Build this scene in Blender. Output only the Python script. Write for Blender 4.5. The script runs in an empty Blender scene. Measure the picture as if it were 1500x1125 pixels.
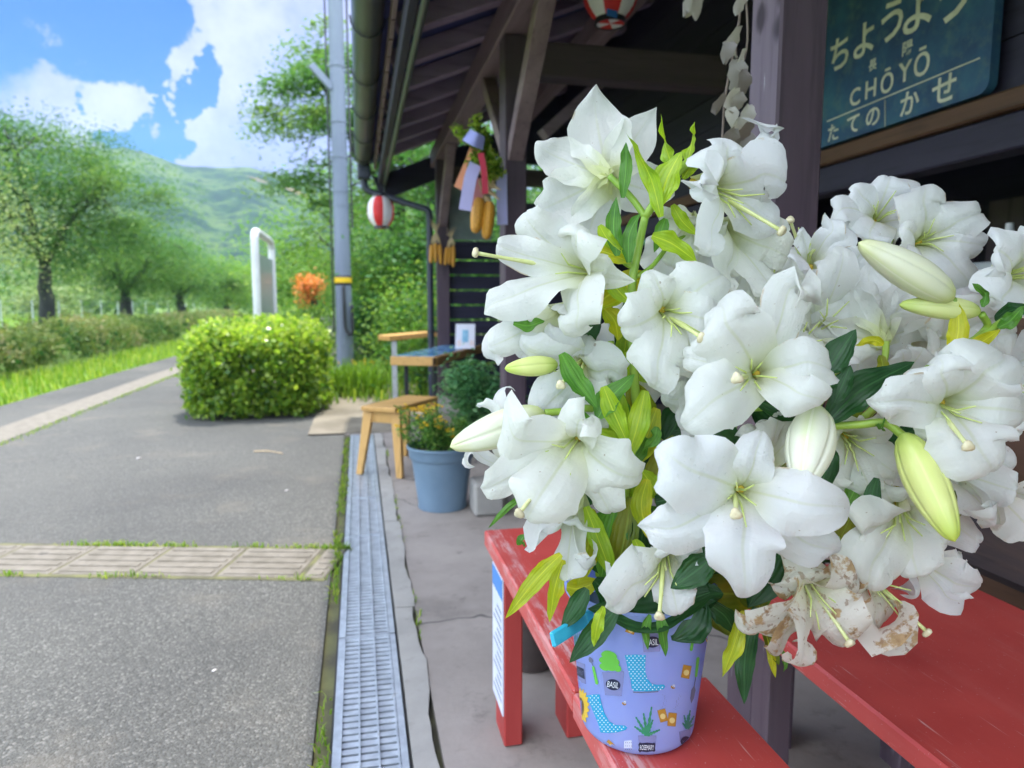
import bpy, math, random
import numpy as np
from mathutils import Vector, Matrix, noise as mnoise
from mathutils.geometry import delaunay_2d_cdt
random.seed(7); RNG = np.random.default_rng(7)
PI = math.pi
SC = bpy.context.scene
COL = SC.collection
# ------------------------------------------------------------ camera model (1500x1125 frame)
FPX = 1020.0; HC = 1.0
TH = math.atan(118/FPX); PS = math.atan(225/FPX*math.cos(TH))
CF = Vector((math.sin(PS)*math.cos(TH), math.cos(PS)*math.cos(TH), -math.sin(TH)))
CR = Vector((math.cos(PS), -math.sin(PS), 0))
CU = CR.cross(CF)
EYE = Vector((0, 0, HC))
def ray(x, y): return CF + CR*((x-750)/FPX) - CU*((y-562.5)/FPX)
def atD(x, y, D): return EYE + ray(x, y)*D
def atX(x, y, X): d = ray(x, y); return EYE + d*(X/d.x)
def atY(x, y, Y): d = ray(x, y); return EYE + d*(Y/d.y)
def atZ(x, y, z): d = ray(x, y); return EYE + d*((z-HC)/d.z)
def camvec(a): return (CR*a[0] + CU*a[1] - CF*a[2]).normalized()
cam = bpy.data.cameras.new('camera'); camo = bpy.data.objects.new('camera', cam); COL.objects.link(camo)
cam.sensor_width = 36; cam.lens = 36*FPX/1500; cam.clip_end = 5000; cam.clip_start = 0.02
R = Matrix((CR, CU, -CF)).transposed().to_4x4(); R.translation = EYE; camo.matrix_world = R
cam.dof.use_dof = True; cam.dof.focus_distance = 0.83; cam.dof.aperture_fstop = 5.6
SC.camera = camo
HAZE = .00034
SC.view_settings.view_transform = 'Standard'; SC.view_settings.look = 'None'; SC.view_settings.gamma = 1
SC.view_settings.exposure = 1.72
SC.cycles.use_denoising = True
SC.cycles.max_bounces = 10; SC.cycles.transparent_max_bounces = 6
SC.cycles.volume_bounces = 0
# ------------------------------------------------------------ materials
class NT:
    def __init__(s, m): s.t = m.node_tree; s.n = s.t.nodes; s.l = s.t.links
    def node(s, typ, **kw):
        n = s.n.new(typ)
        for k, v in kw.items(): setattr(n, k, v)
        return n
    def set(s, n, **kw):
        for k, v in kw.items(): n.inputs[k.replace('_', ' ')].default_value = v
        return n
    def link(s, a, b): s.l.new(a, b)
    def coord(s, kind='Object', scale=None):
        c = s.node('ShaderNodeTexCoord').outputs[kind]
        if scale is None: return c
        m = s.node('ShaderNodeMapping'); m.inputs['Scale'].default_value = scale; s.link(c, m.inputs['Vector']); return m.outputs[0]
    def noise(s, vec, scale, detail=4, rough=.55):
        n = s.node('ShaderNodeTexNoise'); n.inputs['Scale'].default_value = scale; n.inputs['Detail'].default_value = detail
        n.inputs['Roughness'].default_value = rough
        if vec is not None: s.link(vec, n.inputs['Vector'])
        return n.outputs['Fac']
    def ramp(s, fac, stops):
        n = s.node('ShaderNodeValToRGB'); e = n.color_ramp.elements
        while len(e) < len(stops): e.new(.5)
        for i, (p, c) in enumerate(stops):
            e[i].position = p; e[i].color = (*c, 1) if len(c) == 3 else c
        s.link(fac, n.inputs[0]); return n.outputs[0]
    def mix(s, fac, a, b, blend='MIX'):
        n = s.node('ShaderNodeMix', data_type='RGBA', blend_type=blend)
        for sock, v in ((n.inputs[0], fac), (n.inputs[6], a), (n.inputs[7], b)):
            if isinstance(v, (int, float)): sock.default_value = v
            elif isinstance(v, tuple): sock.default_value = (*v, 1) if len(v) == 3 else v
            else: s.link(v, sock)
        return n.outputs[2]
    def math(s, op, a, b=None, clamp=False):
        n = s.node('ShaderNodeMath', operation=op); n.use_clamp = clamp
        for i, v in ((0, a), (1, b)):
            if v is None: continue
            if isinstance(v, (int, float)): n.inputs[i].default_value = v
            else: s.link(v, n.inputs[i])
        return n.outputs[0]
    def maprange(s, v, a, b, c=0., d=1., smooth=True):
        n = s.node('ShaderNodeMapRange'); n.interpolation_type = 'SMOOTHSTEP' if smooth else 'LINEAR'
        s.link(v, n.inputs[0])
        for i, x in enumerate((a, b, c, d)): n.inputs[1+i].default_value = x
        return n.outputs[0]
    def bump(s, h, strength, dist=.01):
        n = s.node('ShaderNodeBump'); n.inputs['Strength'].default_value = strength; n.inputs['Distance'].default_value = dist
        s.link(h, n.inputs['Height']); return n.outputs[0]
def newmat(name):
    m = bpy.data.materials.new(name); m.use_nodes = True
    return m, NT(m), m.node_tree.nodes['Principled BSDF']
def mat(name, c1, c2=None, scale=8, rough=.6, bump=0, bscale=None, stretch=None, metal=0, spec=.5, c3=None, bdist=.004, contrast=(.35, .65)):
    m, t, b = newmat(name)
    b.inputs['Roughness'].default_value = rough; b.inputs['Metallic'].default_value = metal; b.inputs['Specular IOR Level'].default_value = spec
    b.inputs['Base Color'].default_value = (*c1, 1)
    v = t.coord('Object', stretch or (1, 1, 1))
    if c2:
        f = t.noise(v, scale)
        st = [(contrast[0], c1), (contrast[1], c2)]
        if c3: st.append((min(.95, contrast[1]+.12), c3))
        t.link(t.ramp(f, st), b.inputs['Base Color'])
    if bump:
        t.link(t.bump(t.noise(v, bscale or scale*4, 6, .65), bump, bdist), b.inputs['Normal'])
    return m
def leafmat(name, stops, trans=.4, rough=.5, tcol=1.25, spec=.18):
    """foliage with per-leaf colour variation (mesh attribute rnd, fixed to each leaf)"""
    m, t, b = newmat(name)
    a = t.node('ShaderNodeAttribute', attribute_name='rnd')
    c = t.ramp(a.outputs['Fac'], stops)
    t.link(c, b.inputs['Base Color']); b.inputs['Roughness'].default_value = rough; b.inputs['Specular IOR Level'].default_value = spec
    tr = t.node('ShaderNodeBsdfTranslucent'); t.link(t.mix(1., c, (tcol, tcol, tcol*.6), 'MULTIPLY'), tr.inputs[0])
    mx = t.node('ShaderNodeMixShader'); mx.inputs[0].default_value = trans
    t.link(b.outputs[0], mx.inputs[1]); t.link(tr.outputs[0], mx.inputs[2])
    t.link(mx.outputs[0], t.n['Material Output'].inputs[0]); return m
# ------------------------------------------------------------ mesh building
class MB:
    def __init__(s): s.v = []; s.f = []; s.m = []; s.uv = []; s.c = 0
    def add(s, vs, fs, mi=0, uvs=None):
        o = len(s.v); s.v += [tuple(p) for p in vs]
        for f in fs:
            s.f.append(tuple(i+o for i in f)); s.m.append(mi)
        s.uv += list(uvs) if uvs is not None else [(0, 0)]*len(vs)
        return s
    def box(s, a, b, mi=0, bev=0.0):
        (x0, y0, z0), (x1, y1, z1) = tuple(map(min, a, b)), tuple(map(max, a, b))
        if bev <= 0:
            vs = [(x, y, z) for z in (z0, z1) for y in (y0, y1) for x in (x0, x1)]
            s.add(vs, [(0, 2, 3, 1), (4, 5, 7, 6), (0, 1, 5, 4), (2, 6, 7, 3), (0, 4, 6, 2), (1, 3, 7, 5)], mi)
        else: s.obox(Vector(((x0+x1)/2, (y0+y1)/2, (z0+z1)/2)), Vector((1, 0, 0)), Vector((0, 1, 0)), ((x1-x0)/2, (y1-y0)/2, (z1-z0)/2), mi, bev)
        return s
    def obox(s, c, ax, ay, h, mi=0, bev=0.0):
        """oriented box: centre, two axes, half sizes, chamfered edges"""
        ax = ax.normalized(); az = ax.cross(ay).normalized(); ay = az.cross(ax)
        hx, hy, hz = h
        if bev <= 0:
            P = lambda x, y, z: c+ax*x+ay*y+az*z
            vs = [P(x, y, z) for z in (-hz, hz) for y in (-hy, hy) for x in (-hx, hx)]
            return s.add(vs, [(0, 2, 3, 1), (4, 5, 7, 6), (0, 1, 5, 4), (2, 6, 7, 3), (0, 4, 6, 2), (1, 3, 7, 5)], mi)
        b = min(bev, hx*.9, hy*.9, hz*.9); vs = []; idx = {}
        for sx in (-1, 1):
            for sy in (-1, 1):
                for sz in (-1, 1):
                    for k in range(3):
                        q = [sx*(hx-b), sy*(hy-b), sz*(hz-b)]; q[k] = (sx*hx, sy*hy, sz*hz)[k]
                        idx[(sx, sy, sz, k)] = len(vs); vs.append(c+ax*q[0]+ay*q[1]+az*q[2])
        fs = []
        for k in range(3):
            i, j = [(1, 2), (2, 0), (0, 1)][k]
            for sg in (-1, 1):
                ring = []
                for (a, b2) in ((-1, -1), (1, -1), (1, 1), (-1, 1)):
                    key = [0, 0, 0]; key[k] = sg; key[i] = a; key[j] = b2; ring.append(idx[(*key, k)])
                fs.append(tuple(ring if sg > 0 else ring[::-1]))
            for a in (-1, 1):
                for b2 in (-1, 1):
                    k0 = [0, 0, 0]; k0[i] = a; k0[j] = b2
                    e = []
                    for sg in (-1, 1):
                        kk = list(k0); kk[k] = sg; e.append((idx[(*kk, i)], idx[(*kk, j)]))
                    q = (e[0][0], e[1][0], e[1][1], e[0][1]); fs.append(q if a*b2 > 0 else q[::-1])
        for sx in (-1, 1):
            for sy in (-1, 1):
                for sz in (-1, 1):
                    q = tuple(idx[(sx, sy, sz, k)] for k in range(3)); fs.append(q if sx*sy*sz > 0 else q[::-1])
        return s.add(vs, fs, mi)
    def beam(s, p, q, w, h, mi=0, up=Vector((0, 0, 1)), bev=.004):
        p, q = Vector(p), Vector(q); d = q-p
        side = d.cross(up).normalized() if d.cross(up).length > 1e-6 else Vector((1, 0, 0))
        return s.obox((p+q)/2, d, side, (d.length/2, w/2, h/2), mi, bev)
    def tube(s, pts, rad, n=8, mi=0, cap=True):
        pts = [Vector(p) for p in pts]; rad = rad if isinstance(rad, (list, tuple)) else [rad]*len(pts)
        vs = []; fs = []; uvs = []; N = None
        for i, p in enumerate(pts):
            t = (pts[min(i+1, len(pts)-1)]-pts[max(i-1, 0)]).normalized()
            if N is None: N = t.orthogonal().normalized()
            N = (N-t*N.dot(t)); N = N.normalized() if N.length > 1e-6 else t.orthogonal().normalized()
            B = t.cross(N)
            for k in range(n):
                a = 2*PI*k/n; vs.append(p+(N*math.cos(a)+B*math.sin(a))*rad[i]); uvs.append((k/n, i/max(1, len(pts)-1)))
        for i in range(len(pts)-1):
            for k in range(n):
                k2 = (k+1) % n; fs.append((i*n+k, i*n+k2, (i+1)*n+k2, (i+1)*n+k))
        if cap: fs += [tuple(range(n))[::-1], tuple((len(pts)-1)*n+k for k in range(n))]
        return s.add(vs, fs, mi, uvs)
    def lathe(s, c, prof, n=24, mi=0, axis=Vector((0, 0, 1)), wob=None, cap=False):
        """prof: list of (radius, height)"""
        axis = axis.normalized(); X = axis.orthogonal().normalized() if abs(axis.z) < .999 else Vector((1, 0, 0)); Y = axis.cross(X)
        c = Vector(c); vs = []; fs = []; uvs = []
        for i, (r, h) in enumerate(prof):
            for k in range(n):
                a = 2*PI*k/n; rr = r*(wob(a, i/(len(prof)-1)) if wob else 1)
                vs.append(c+axis*h+(X*math.cos(a)+Y*math.sin(a))*rr); uvs.append((k/n, i/(len(prof)-1)))
        for i in range(len(prof)-1):
            for k in range(n):
                k2 = (k+1) % n; fs.append((i*n+k, i*n+k2, (i+1)*n+k2, (i+1)*n+k))
        if cap: fs += [tuple(range(n))[::-1], tuple((len(prof)-1)*n+k for k in range(n))]
        return s.add(vs, fs, mi, uvs)
    def quad(s, a, b, c, d, mi=0): return s.add([a, b, c, d], [(0, 1, 2, 3)], mi, [(0, 0), (1, 0), (1, 1), (0, 1)])
    def build(s, name, mats, parent=None, smooth=False, loc=None):
        me = bpy.data.meshes.new(name)
        off = Vector(loc) if loc is not None else (parent_loc(parent) if parent is not None else Vector((0, 0, 0)))
        me.from_pydata([tuple(Vector(v)-off) for v in s.v], [], s.f)
        mats = mats if isinstance(mats, (list, tuple)) else [mats]
        for m in mats: me.materials.append(m)
        if len(mats) > 1: me.polygons.foreach_set('material_index', s.m)
        uv = me.uv_layers.new(name='uv'); li = np.empty(len(me.loops), dtype=np.int32); me.loops.foreach_get('vertex_index', li)
        uv.data.foreach_set('uv', np.array(s.uv, dtype=np.float32)[li].ravel())
        if smooth:
            me.polygons.foreach_set('use_smooth', [True]*len(me.polygons))
            if smooth == 'auto': me.set_sharp_from_angle(angle=math.radians(40))
        me.update()
        o = bpy.data.objects.new(name, me); COL.objects.link(o)
        if loc is not None: o.location = off-(parent_loc(parent) if parent is not None else Vector((0, 0, 0)))
        if parent is not None: o.parent = parent
        return o
def parent_loc(o):
    p = Vector((0, 0, 0))
    while o is not None: p += o.location; o = o.parent
    return p
def tag(o, label=None, cat=None, group=None, kind=None):
    for k, v in (('label', label), ('category', cat), ('group', group), ('kind', kind)):
        if v: o[k] = v
    return o
def thing(name, loc, label, cat, group=None):
    o = bpy.data.objects.new(name, None); o.location = Vector(loc); o.empty_display_size = .1; COL.objects.link(o)
    return tag(o, label, cat, group)
def cloud_mesh(name, C, size, mats, parent=None, nrm=None, aspect=.55, up=.5, rnd=None, fold=.25, rng=RNG, loc=None):
    """many leaf-shaped faces: C (n,3) centres, size scalar or (n,)"""
    C = np.asarray(C, dtype=np.float64); n = len(C)
    off = np.array(loc if loc is not None else (parent_loc(parent) if parent is not None else (0, 0, 0)))
    N = rng.normal(size=(n, 3)); N /= np.linalg.norm(N, axis=1)[:, None]
    if nrm is not None: N = N*(1-up)+np.asarray(nrm)*up
    else: N[:, 2] = np.abs(N[:, 2]); N = N*(1-up)+np.array([0, 0, 1])*up
    N /= np.linalg.norm(N, axis=1)[:, None]
    A = rng.normal(size=(n, 3)); A -= N*(A*N).sum(1)[:, None]; A /= np.linalg.norm(A, axis=1)[:, None]
    B = np.cross(N, A); s = (np.ones(n)*size*(.7+.6*rng.random(n)))[:, None]
    C = C-off
    V = np.empty((n, 4, 3)); V[:, 0] = C-A*s*.5; V[:, 1] = C+B*s*aspect*.5+N*s*fold*.3; V[:, 2] = C+A*s*.5-N*s*fold*.3; V[:, 3] = C-B*s*aspect*.5+N*s*fold*.3
    me = bpy.data.meshes.new(name)
    me.vertices.add(4*n); me.vertices.foreach_set('co', V.astype(np.float32).ravel())
    me.loops.add(4*n); me.loops.foreach_set('vertex_index', np.arange(4*n, dtype=np.int32))
    me.polygons.add(n); me.polygons.foreach_set('loop_start', np.arange(0, 4*n, 4, dtype=np.int32))
    try: me.polygons.foreach_set('loop_total', np.full(n, 4, dtype=np.int32))
    except Exception: pass
    at = me.attributes.new('rnd', 'FLOAT', 'FACE')
    at.data.foreach_set('value', (rnd if rnd is not None else rng.random(n)).astype(np.float32))
    me.materials.append(mats); me.update(calc_edges=True)
    o = bpy.data.objects.new(name, me); COL.objects.link(o)
    if loc is not None: o.location = Vector(off)-(parent_loc(parent) if parent is not None else Vector((0, 0, 0)))
    if parent is not None: o.parent = parent
    return o
def blades(name, P, h, w, mats, parent=None, lean=.35, rng=RNG, rnd=None):
    """grass blades: P (n,3) roots; each a bent strip of two quads"""
    P = np.asarray(P, dtype=np.float64); n = len(P)
    off = np.array(parent_loc(parent) if parent is not None else (0, 0, 0)); P = P-off
    a = rng.random(n)*2*PI; D = np.stack([np.cos(a), np.sin(a), 0*a], 1); S = np.stack([-np.sin(a), np.cos(a), 0*a], 1)
    hh = (h*(.5+.8*rng.random(n)))[:, None] if not np.isscalar(h) else (h*(.5+.8*rng.random(n)))[:, None]
    l = lean*rng.random(n)[:, None]; ww = w*(.6+.8*rng.random(n))[:, None]
    up = np.array([0, 0, 1.])
    V = np.empty((n, 5, 3)); V[:, 0] = P-S*ww*.5; V[:, 1] = P+S*ww*.5
    M = P+up*hh*.6+D*hh*l*.4; V[:, 2] = M+S*ww*.4; V[:, 3] = M-S*ww*.4; V[:, 4] = P+up*hh*(1-l*.5)+D*hh*l*1.3
    me = bpy.data.meshes.new(name); base = np.arange(n)*5
    L = np.stack([base, base+1, base+2, base+3, base+3, base+2, base+4], 1).astype(np.int32).ravel()
    me.vertices.add(5*n); me.vertices.foreach_set('co', V.astype(np.float32).ravel())
    me.loops.add(7*n); me.loops.foreach_set('vertex_index', L)
    st = np.stack([np.arange(n)*7, np.arange(n)*7+4], 1).astype(np.int32).ravel()
    me.polygons.add(2*n); me.polygons.foreach_set('loop_start', st)
    at = me.attributes.new('rnd', 'FLOAT', 'FACE'); rr = rnd if rnd is not None else rng.random(n)
    at.data.foreach_set('value', np.repeat(rr, 2).astype(np.float32))
    me.materials.append(mats); me.update(calc_edges=True)
    o = bpy.data.objects.new(name, me); COL.objects.link(o)
    if parent is not None: o.parent = parent
    return o
def bez(p0, p1, p2, p3, t):
    u = 1-t; return p0*(u*u*u)+p1*(3*u*u*t)+p2*(3*u*t*t)+p3*(t*t*t)
def crom(pts, n):
    """Catmull-Rom through points"""
    pts = [Vector(p) for p in pts]; P = [pts[0]*2-pts[1]]+pts+[pts[-1]*2-pts[-2]]; out = []
    m = len(pts)-1
    for i in range(n+1):
        x = i/n*m; k = min(int(x), m-1); t = x-k; a, b, c, d = P[k:k+4]
        out.append(.5*((2*b)+(c-a)*t+(2*a-5*b+4*c-d)*t*t+(-a+3*b-3*c+d)*t**3))
    return out
BOLD = [0.]
def text_flat(s, size=1.0):
    cu = bpy.data.curves.new('lettering', 'FONT'); cu.body = s; cu.size = size; cu.align_x = 'CENTER'; cu.align_y = 'CENTER'; cu.resolution_u = 3; cu.offset = BOLD[0]
    o = bpy.data.objects.new('lettering', cu); COL.objects.link(o)
    dg = bpy.context.evaluated_depsgraph_get(); me = bpy.data.meshes.new_from_object(o.evaluated_get(dg))
    V = [tuple(v.co) for v in me.vertices]; F = [tuple(p.vertices) for p in me.polygons]
    bpy.data.objects.remove(o); bpy.data.curves.remove(cu); bpy.data.meshes.remove(me); return V, F
# ============================================================ SKY AND LIGHT
SUN_EL, SUN_AZ = math.radians(76), math.radians(13)      # azimuth from +Y, clockwise
w = bpy.data.worlds.new('World'); SC.world = w; w.use_nodes = True
t = NT(w); t.n.clear()
sky = t.node('ShaderNodeTexSky', sky_type='NISHITA'); sky.sun_disc = False; sky.sun_elevation = SUN_EL; sky.sun_rotation = SUN_AZ
sky.air_density = 1.0; sky.dust_density = .3; sky.ozone_density = 2.5; sky.altitude = 500
hs = t.node('ShaderNodeHueSaturation'); hs.inputs['Saturation'].default_value = 1.25; hs.inputs['Value'].default_value = .72; t.link(t.mix(1., sky.outputs[0], (.27, .58, 1.0), 'MULTIPLY'), hs.inputs['Color'])
bg1 = t.node('ShaderNodeBackground'); bg1.inputs[1].default_value = .07; t.link(hs.outputs[0], bg1.inputs[0])
V = t.node('ShaderNodeTexCoord').outputs['Generated']
wn = t.node('ShaderNodeTexNoise'); wn.inputs['Scale'].default_value = 17; wn.inputs['Detail'].default_value = 9; wn.inputs['Roughness'].default_value = .58; t.link(V, wn.inputs['Vector'])
wc = t.node('ShaderNodeVectorMath', operation='SUBTRACT'); t.link(wn.outputs['Color'], wc.inputs[0]); wc.inputs[1].default_value = (.5, .5, .5)
wa = t.node('ShaderNodeVectorMath', operation='MULTIPLY_ADD'); t.link(wc.outputs[0], wa.inputs[0]); wa.inputs[1].default_value = (.017, .017, .017); t.link(V, wa.inputs[2]); VW = wa.outputs[0]      # billowed directions
nz = t.noise(V, 11, 8, .52); nz2 = t.noise(V, 3.2, 7, .55)
def dotmask(px, py, r0, r1):
    """1 inside angular radius r0 (degrees), 0 beyond r1, round one direction of the sky"""
    c = ray(px, py).normalized(); d = t.node('ShaderNodeVectorMath', operation='DOT_PRODUCT'); t.link(VW, d.inputs[0]); d.inputs[1].default_value = c
    return t.maprange(d.outputs['Value'], math.cos(math.radians(r1)), math.cos(math.radians(r0)))
clear = None
for b in ((-60, -50, 3, 7.2), (45, -25, 2.4, 6.0), (120, -5, 2.6, 6.1), (190, 42, 1.8, 5.0), (230, 90, .7, 3.1), (254, 140, .2, 2.0), (212, 200, .5, 2.7), (-180, -100, 5, 12), (90, -110, 4, 9.5), (182, 212, .4, 2.2)):
    k = dotmask(*b); clear = k if clear is None else t.math('MAXIMUM', clear, k)
nzb = t.math('MULTIPLY', t.math('SUBTRACT', nz, .5), .38)
clear_n = t.maprange(t.math('ADD', clear, nzb), .30, .80)
front = dotmask(300, 100, 28, 52)
glob = t.maprange(nz2, .40, .56)                       # broken cloud over the unseen rest of the sky, for fill light
cl = t.math('SUBTRACT', 1., clear_n, True)
cover = t.mix(front, glob, cl)
cov = t.math('MULTIPLY', cover, .96)
shade = t.maprange(t.noise(V, 5.5, 8, .62), .38, .62)
ccol = t.mix(shade, (.24, .285, .57), (.42, .45, .68))
bg2 = t.node('ShaderNodeBackground'); t.link(t.mix(front, (.405, .435, .49), ccol), bg2.inputs[0]); t.link(t.maprange(front, 0, 1, 3.9, .60), bg2.inputs[1])   # clouds outside the front view brightened well beyond it, as added fill light
mx = t.node('ShaderNodeMixShader'); t.link(cov, mx.inputs[0]); t.link(bg1.outputs[0], mx.inputs[1]); t.link(bg2.outputs[0], mx.inputs[2])
t.link(mx.outputs[0], t.node('ShaderNodeOutputWorld').inputs[0])
w.cycles.sampling_method = 'MANUAL'; w.cycles.sample_map_resolution = 512
sl = bpy.data.lights.new('sun', 'SUN'); sl.energy = 2.1; sl.angle = math.radians(1.5); sl.color = (1, .95, .87)
so = bpy.data.objects.new('sun', sl); COL.objects.link(so); so.location = (0, 20, 40)
sd = Vector((math.sin(SUN_AZ)*math.cos(SUN_EL), math.cos(SUN_AZ)*math.cos(SUN_EL), math.sin(SUN_EL)))
so.rotation_euler = sd.to_track_quat('Z', 'Y').to_euler()
# ============================================================ GROUND MATERIALS
def asphalt_mat():
    m, t, b = newmat('asphalt'); v = t.coord('Object')
    vo = t.node('ShaderNodeTexVoronoi'); vo.inputs['Scale'].default_value = 165; t.link(v, vo.inputs['Vector'])
    sep = t.node('ShaderNodeSeparateColor'); t.link(vo.outputs['Color'], sep.inputs[0])
    stone = t.ramp(sep.outputs[0], [(0, (.058, .059, .055)), (.5, (.088, .090, .084)), (.85, (.115, .115, .107)), (1, (.21, .207, .192))])
    big = t.noise(v, .9, 5, .6); c = t.mix(t.maprange(big, .35, .7), stone, t.mix(.55, stone, (.104, .104, .096)))
    dirt = t.maprange(t.noise(v, 2.3, 6, .65), .52, .72); c = t.mix(t.math('MULTIPLY', dirt, .6), c, (.155, .142, .12))
    t.link(t.mix(1., c, t.ramp(t.noise(v, .55, 5), [(.32, (.66, .66, .68)), (.5, (.95, .94, .93)), (.7, (1.10, 1.08, 1.05))]), 'MULTIPLY'), b.inputs['Base Color'])
    crk = t.node('ShaderNodeTexVoronoi', feature='DISTANCE_TO_EDGE'); crk.inputs['Scale'].default_value = .33; wn = t.node('ShaderNodeTexNoise'); wn.inputs['Scale'].default_value = 2.2; wn.inputs['Detail'].default_value = 6; t.link(v, wn.inputs['Vector'])
    wv_ = t.node('ShaderNodeVectorMath', operation='MULTIPLY_ADD'); t.link(wn.outputs['Color'], wv_.inputs[0]); wv_.inputs[1].default_value = (.8, .8, .8); t.link(v, wv_.inputs[2]); t.link(wv_.outputs[0], crk.inputs['Vector'])
    b.inputs['Roughness'].default_value = .88
    h = t.math('ADD', t.math('MULTIPLY', vo.outputs['Distance'], -1.), t.math('MULTIPLY', t.noise(v, 40, 4), .6))
    t.link(t.bump(h, .8, .006), b.inputs['Normal']); return m
def concrete_mat(name, c1, c2, crack=True):
    m, t, b = newmat(name); v = t.coord('Object')
    c = t.ramp(t.noise(v, 2.1, 8, .65), [(.3, c1), (.7, c2)])
    c = t.mix(t.maprange(t.noise(v, 9, 6, .7), .55, .75), c, tuple(x*.72 for x in c1)); c = t.mix(t.math('MULTIPLY', t.maprange(t.noise(v, 1.3, 5, .6), .54, .64), .5), c, tuple(x*.6 for x in c1))
    if crack:
        vo = t.node('ShaderNodeTexVoronoi', feature='DISTANCE_TO_EDGE'); vo.inputs['Scale'].default_value = .8
        n = t.node('ShaderNodeTexNoise'); n.inputs['Scale'].default_value = 5; t.link(v, n.inputs['Vector'])
        vv = t.node('ShaderNodeVectorMath', operation='MULTIPLY_ADD'); t.link(n.outputs['Color'], vv.inputs[0]); vv.inputs[1].default_value = (.3, .3, .3); t.link(v, vv.inputs[2]); t.link(vv.outputs[0], vo.inputs['Vector'])
        k = t.math('SUBTRACT', 1., t.maprange(vo.outputs['Distance'], .001, .007, 0, 1))
        c = t.mix(t.math('MULTIPLY', k, .75), c, (.03, .028, .028))
    t.link(c, b.inputs['Base Color']); b.inputs['Roughness'].default_value = .85
    t.link(t.bump(t.noise(v, 60, 6, .7), .35, .004), b.inputs['Normal']); return m
M = {}
M['asphalt'] = asphalt_mat()
M['concrete'] = concrete_mat('station_concrete', (.235, .205, .18), (.37, .325, .285))
M['kerb'] = concrete_mat('kerb_concrete', (.27, .26, .235), (.42, .40, .36), False)
M['tile'] = mat('tactile_tile', (.135, .12, .094), (.20, .18, .148), 14, .85, .5, 90, c3=(.11, .10, .085))
M['moss'] = mat('mossy_soil', (.075, .07, .045), (.15, .15, .06), 9, .95, .6, 60)
M['soil'] = mat('garden_soil', (.15, .13, .095), (.24, .21, .16), 3, .95, .5, 30)
M['meadow'] = mat('meadow_ground', (.10, .19, .03), (.17, .28, .04), .35, .9, .3, 8)
M['galv'] = mat('galvanised_steel', (.44, .48, .52), (.60, .65, .69), 22, .45, .2, 80, metal=.5, c3=(.36, .34, .30))
M['dark'] = mat('drain_dark', (.03, .03, .03), (.05, .048, .04), 9, .9)
L = {}
L['grass'] = leafmat('grass_blades', [(0, (.10, .22, .02)), (.5, (.20, .34, .035)), (1, (.36, .42, .07))], .45)
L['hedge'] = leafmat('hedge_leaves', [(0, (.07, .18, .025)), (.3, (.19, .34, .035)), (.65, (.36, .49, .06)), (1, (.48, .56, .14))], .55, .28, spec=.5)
L['azalea'] = leafmat('azalea_leaves', [(0, (.07, .13, .04)), (.4, (.15, .22, .06)), (.7, (.22, .25, .09)), (1, (.30, .27, .15))], .35)
L['cherry'] = leafmat('cherry_leaves', [(0, (.035, .12, .038)), (.5, (.085, .20, .055)), (1, (.22, .34, .085))], .4)
L['pale'] = leafmat('pale_tree_leaves', [(0, (.14, .22, .09)), (.5, (.22, .31, .13)), (1, (.36, .42, .22))], .4)
L['fresh'] = leafmat('fresh_tree_leaves', [(0, (.06, .17, .03)), (.5, (.14, .30, .05)), (1, (.32, .43, .09))], .45)
L['spray'] = leafmat('spray_tree_leaves', [(0, (.04, .13, .045)), (.5, (.10, .22, .06)), (1, (.26, .36, .10))], .45)
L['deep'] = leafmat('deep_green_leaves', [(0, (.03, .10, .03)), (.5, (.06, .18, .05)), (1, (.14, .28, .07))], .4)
L['herb'] = leafmat('herb_leaves', [(0, (.06, .17, .03)), (.6, (.14, .30, .06)), (1, (.28, .40, .08))], .35)
L['vine'] = leafmat('vine_leaves', [(0, (.06, .20, .08)), (.6, (.13, .32, .13)), (1, (.26, .44, .2))], .35)
L['orange'] = leafmat('orange_leaves', [(0, (.60, .17, .04)), (.5, (.72, .28, .08)), (1, (.8, .42, .17))], .35)
L['yflower'] = leafmat('yellow_petals', [(0, (.8, .5, .02)), (1, (.9, .65, .05))], .3)
L['woods'] = leafmat('far_wood_leaves', [(0, (.05, .12, .04)), (.5, (.10, .20, .06)), (1, (.22, .31, .09))], .3)
M['bark'] = mat('bark', (.022, .026, .028), (.06, .062, .06), 6, .9, .8, 18, (1, 1, .3), bdist=.03)
# ============================================================ GROUND SHEETS
g = MB(); g.quad((-1250, -1250, -.30), (1250, -1250, -.30), (1250, 850, -.30), (-1250, 850, -.30)); tag(g.build('ground', M['meadow']), kind='structure')
b = MB(); b.box((-2.55, -4, -.5), (-.125, 60, 0)); b.box((-3.45, -4, -.5), (-2.87, 60, 0)); tag(b.build('platform_paving', M['asphalt']), kind='structure')
b = MB(); b.box((-2.866, -4, -.5), (-2.554, 60, .002)); tag(b.build('platform_edge_tactile_strip', M['tile']), kind='structure')
b = MB(); b.box((-.123, -4, -.5), (-.088, 5.4, -.012)); tag(b.build('mossy_joint_ground', M['moss']), kind='structure')
# garden soil round the hedge, pole and beyond the station floor
b = MB(); b.box((-1.6, 8.6, -.4), (9, 24, .012)); b.box((-.40, 5.45, -.4), (9, 8.6, .008)); tag(b.build('garden_ground', M['soil']), kind='structure')
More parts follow.
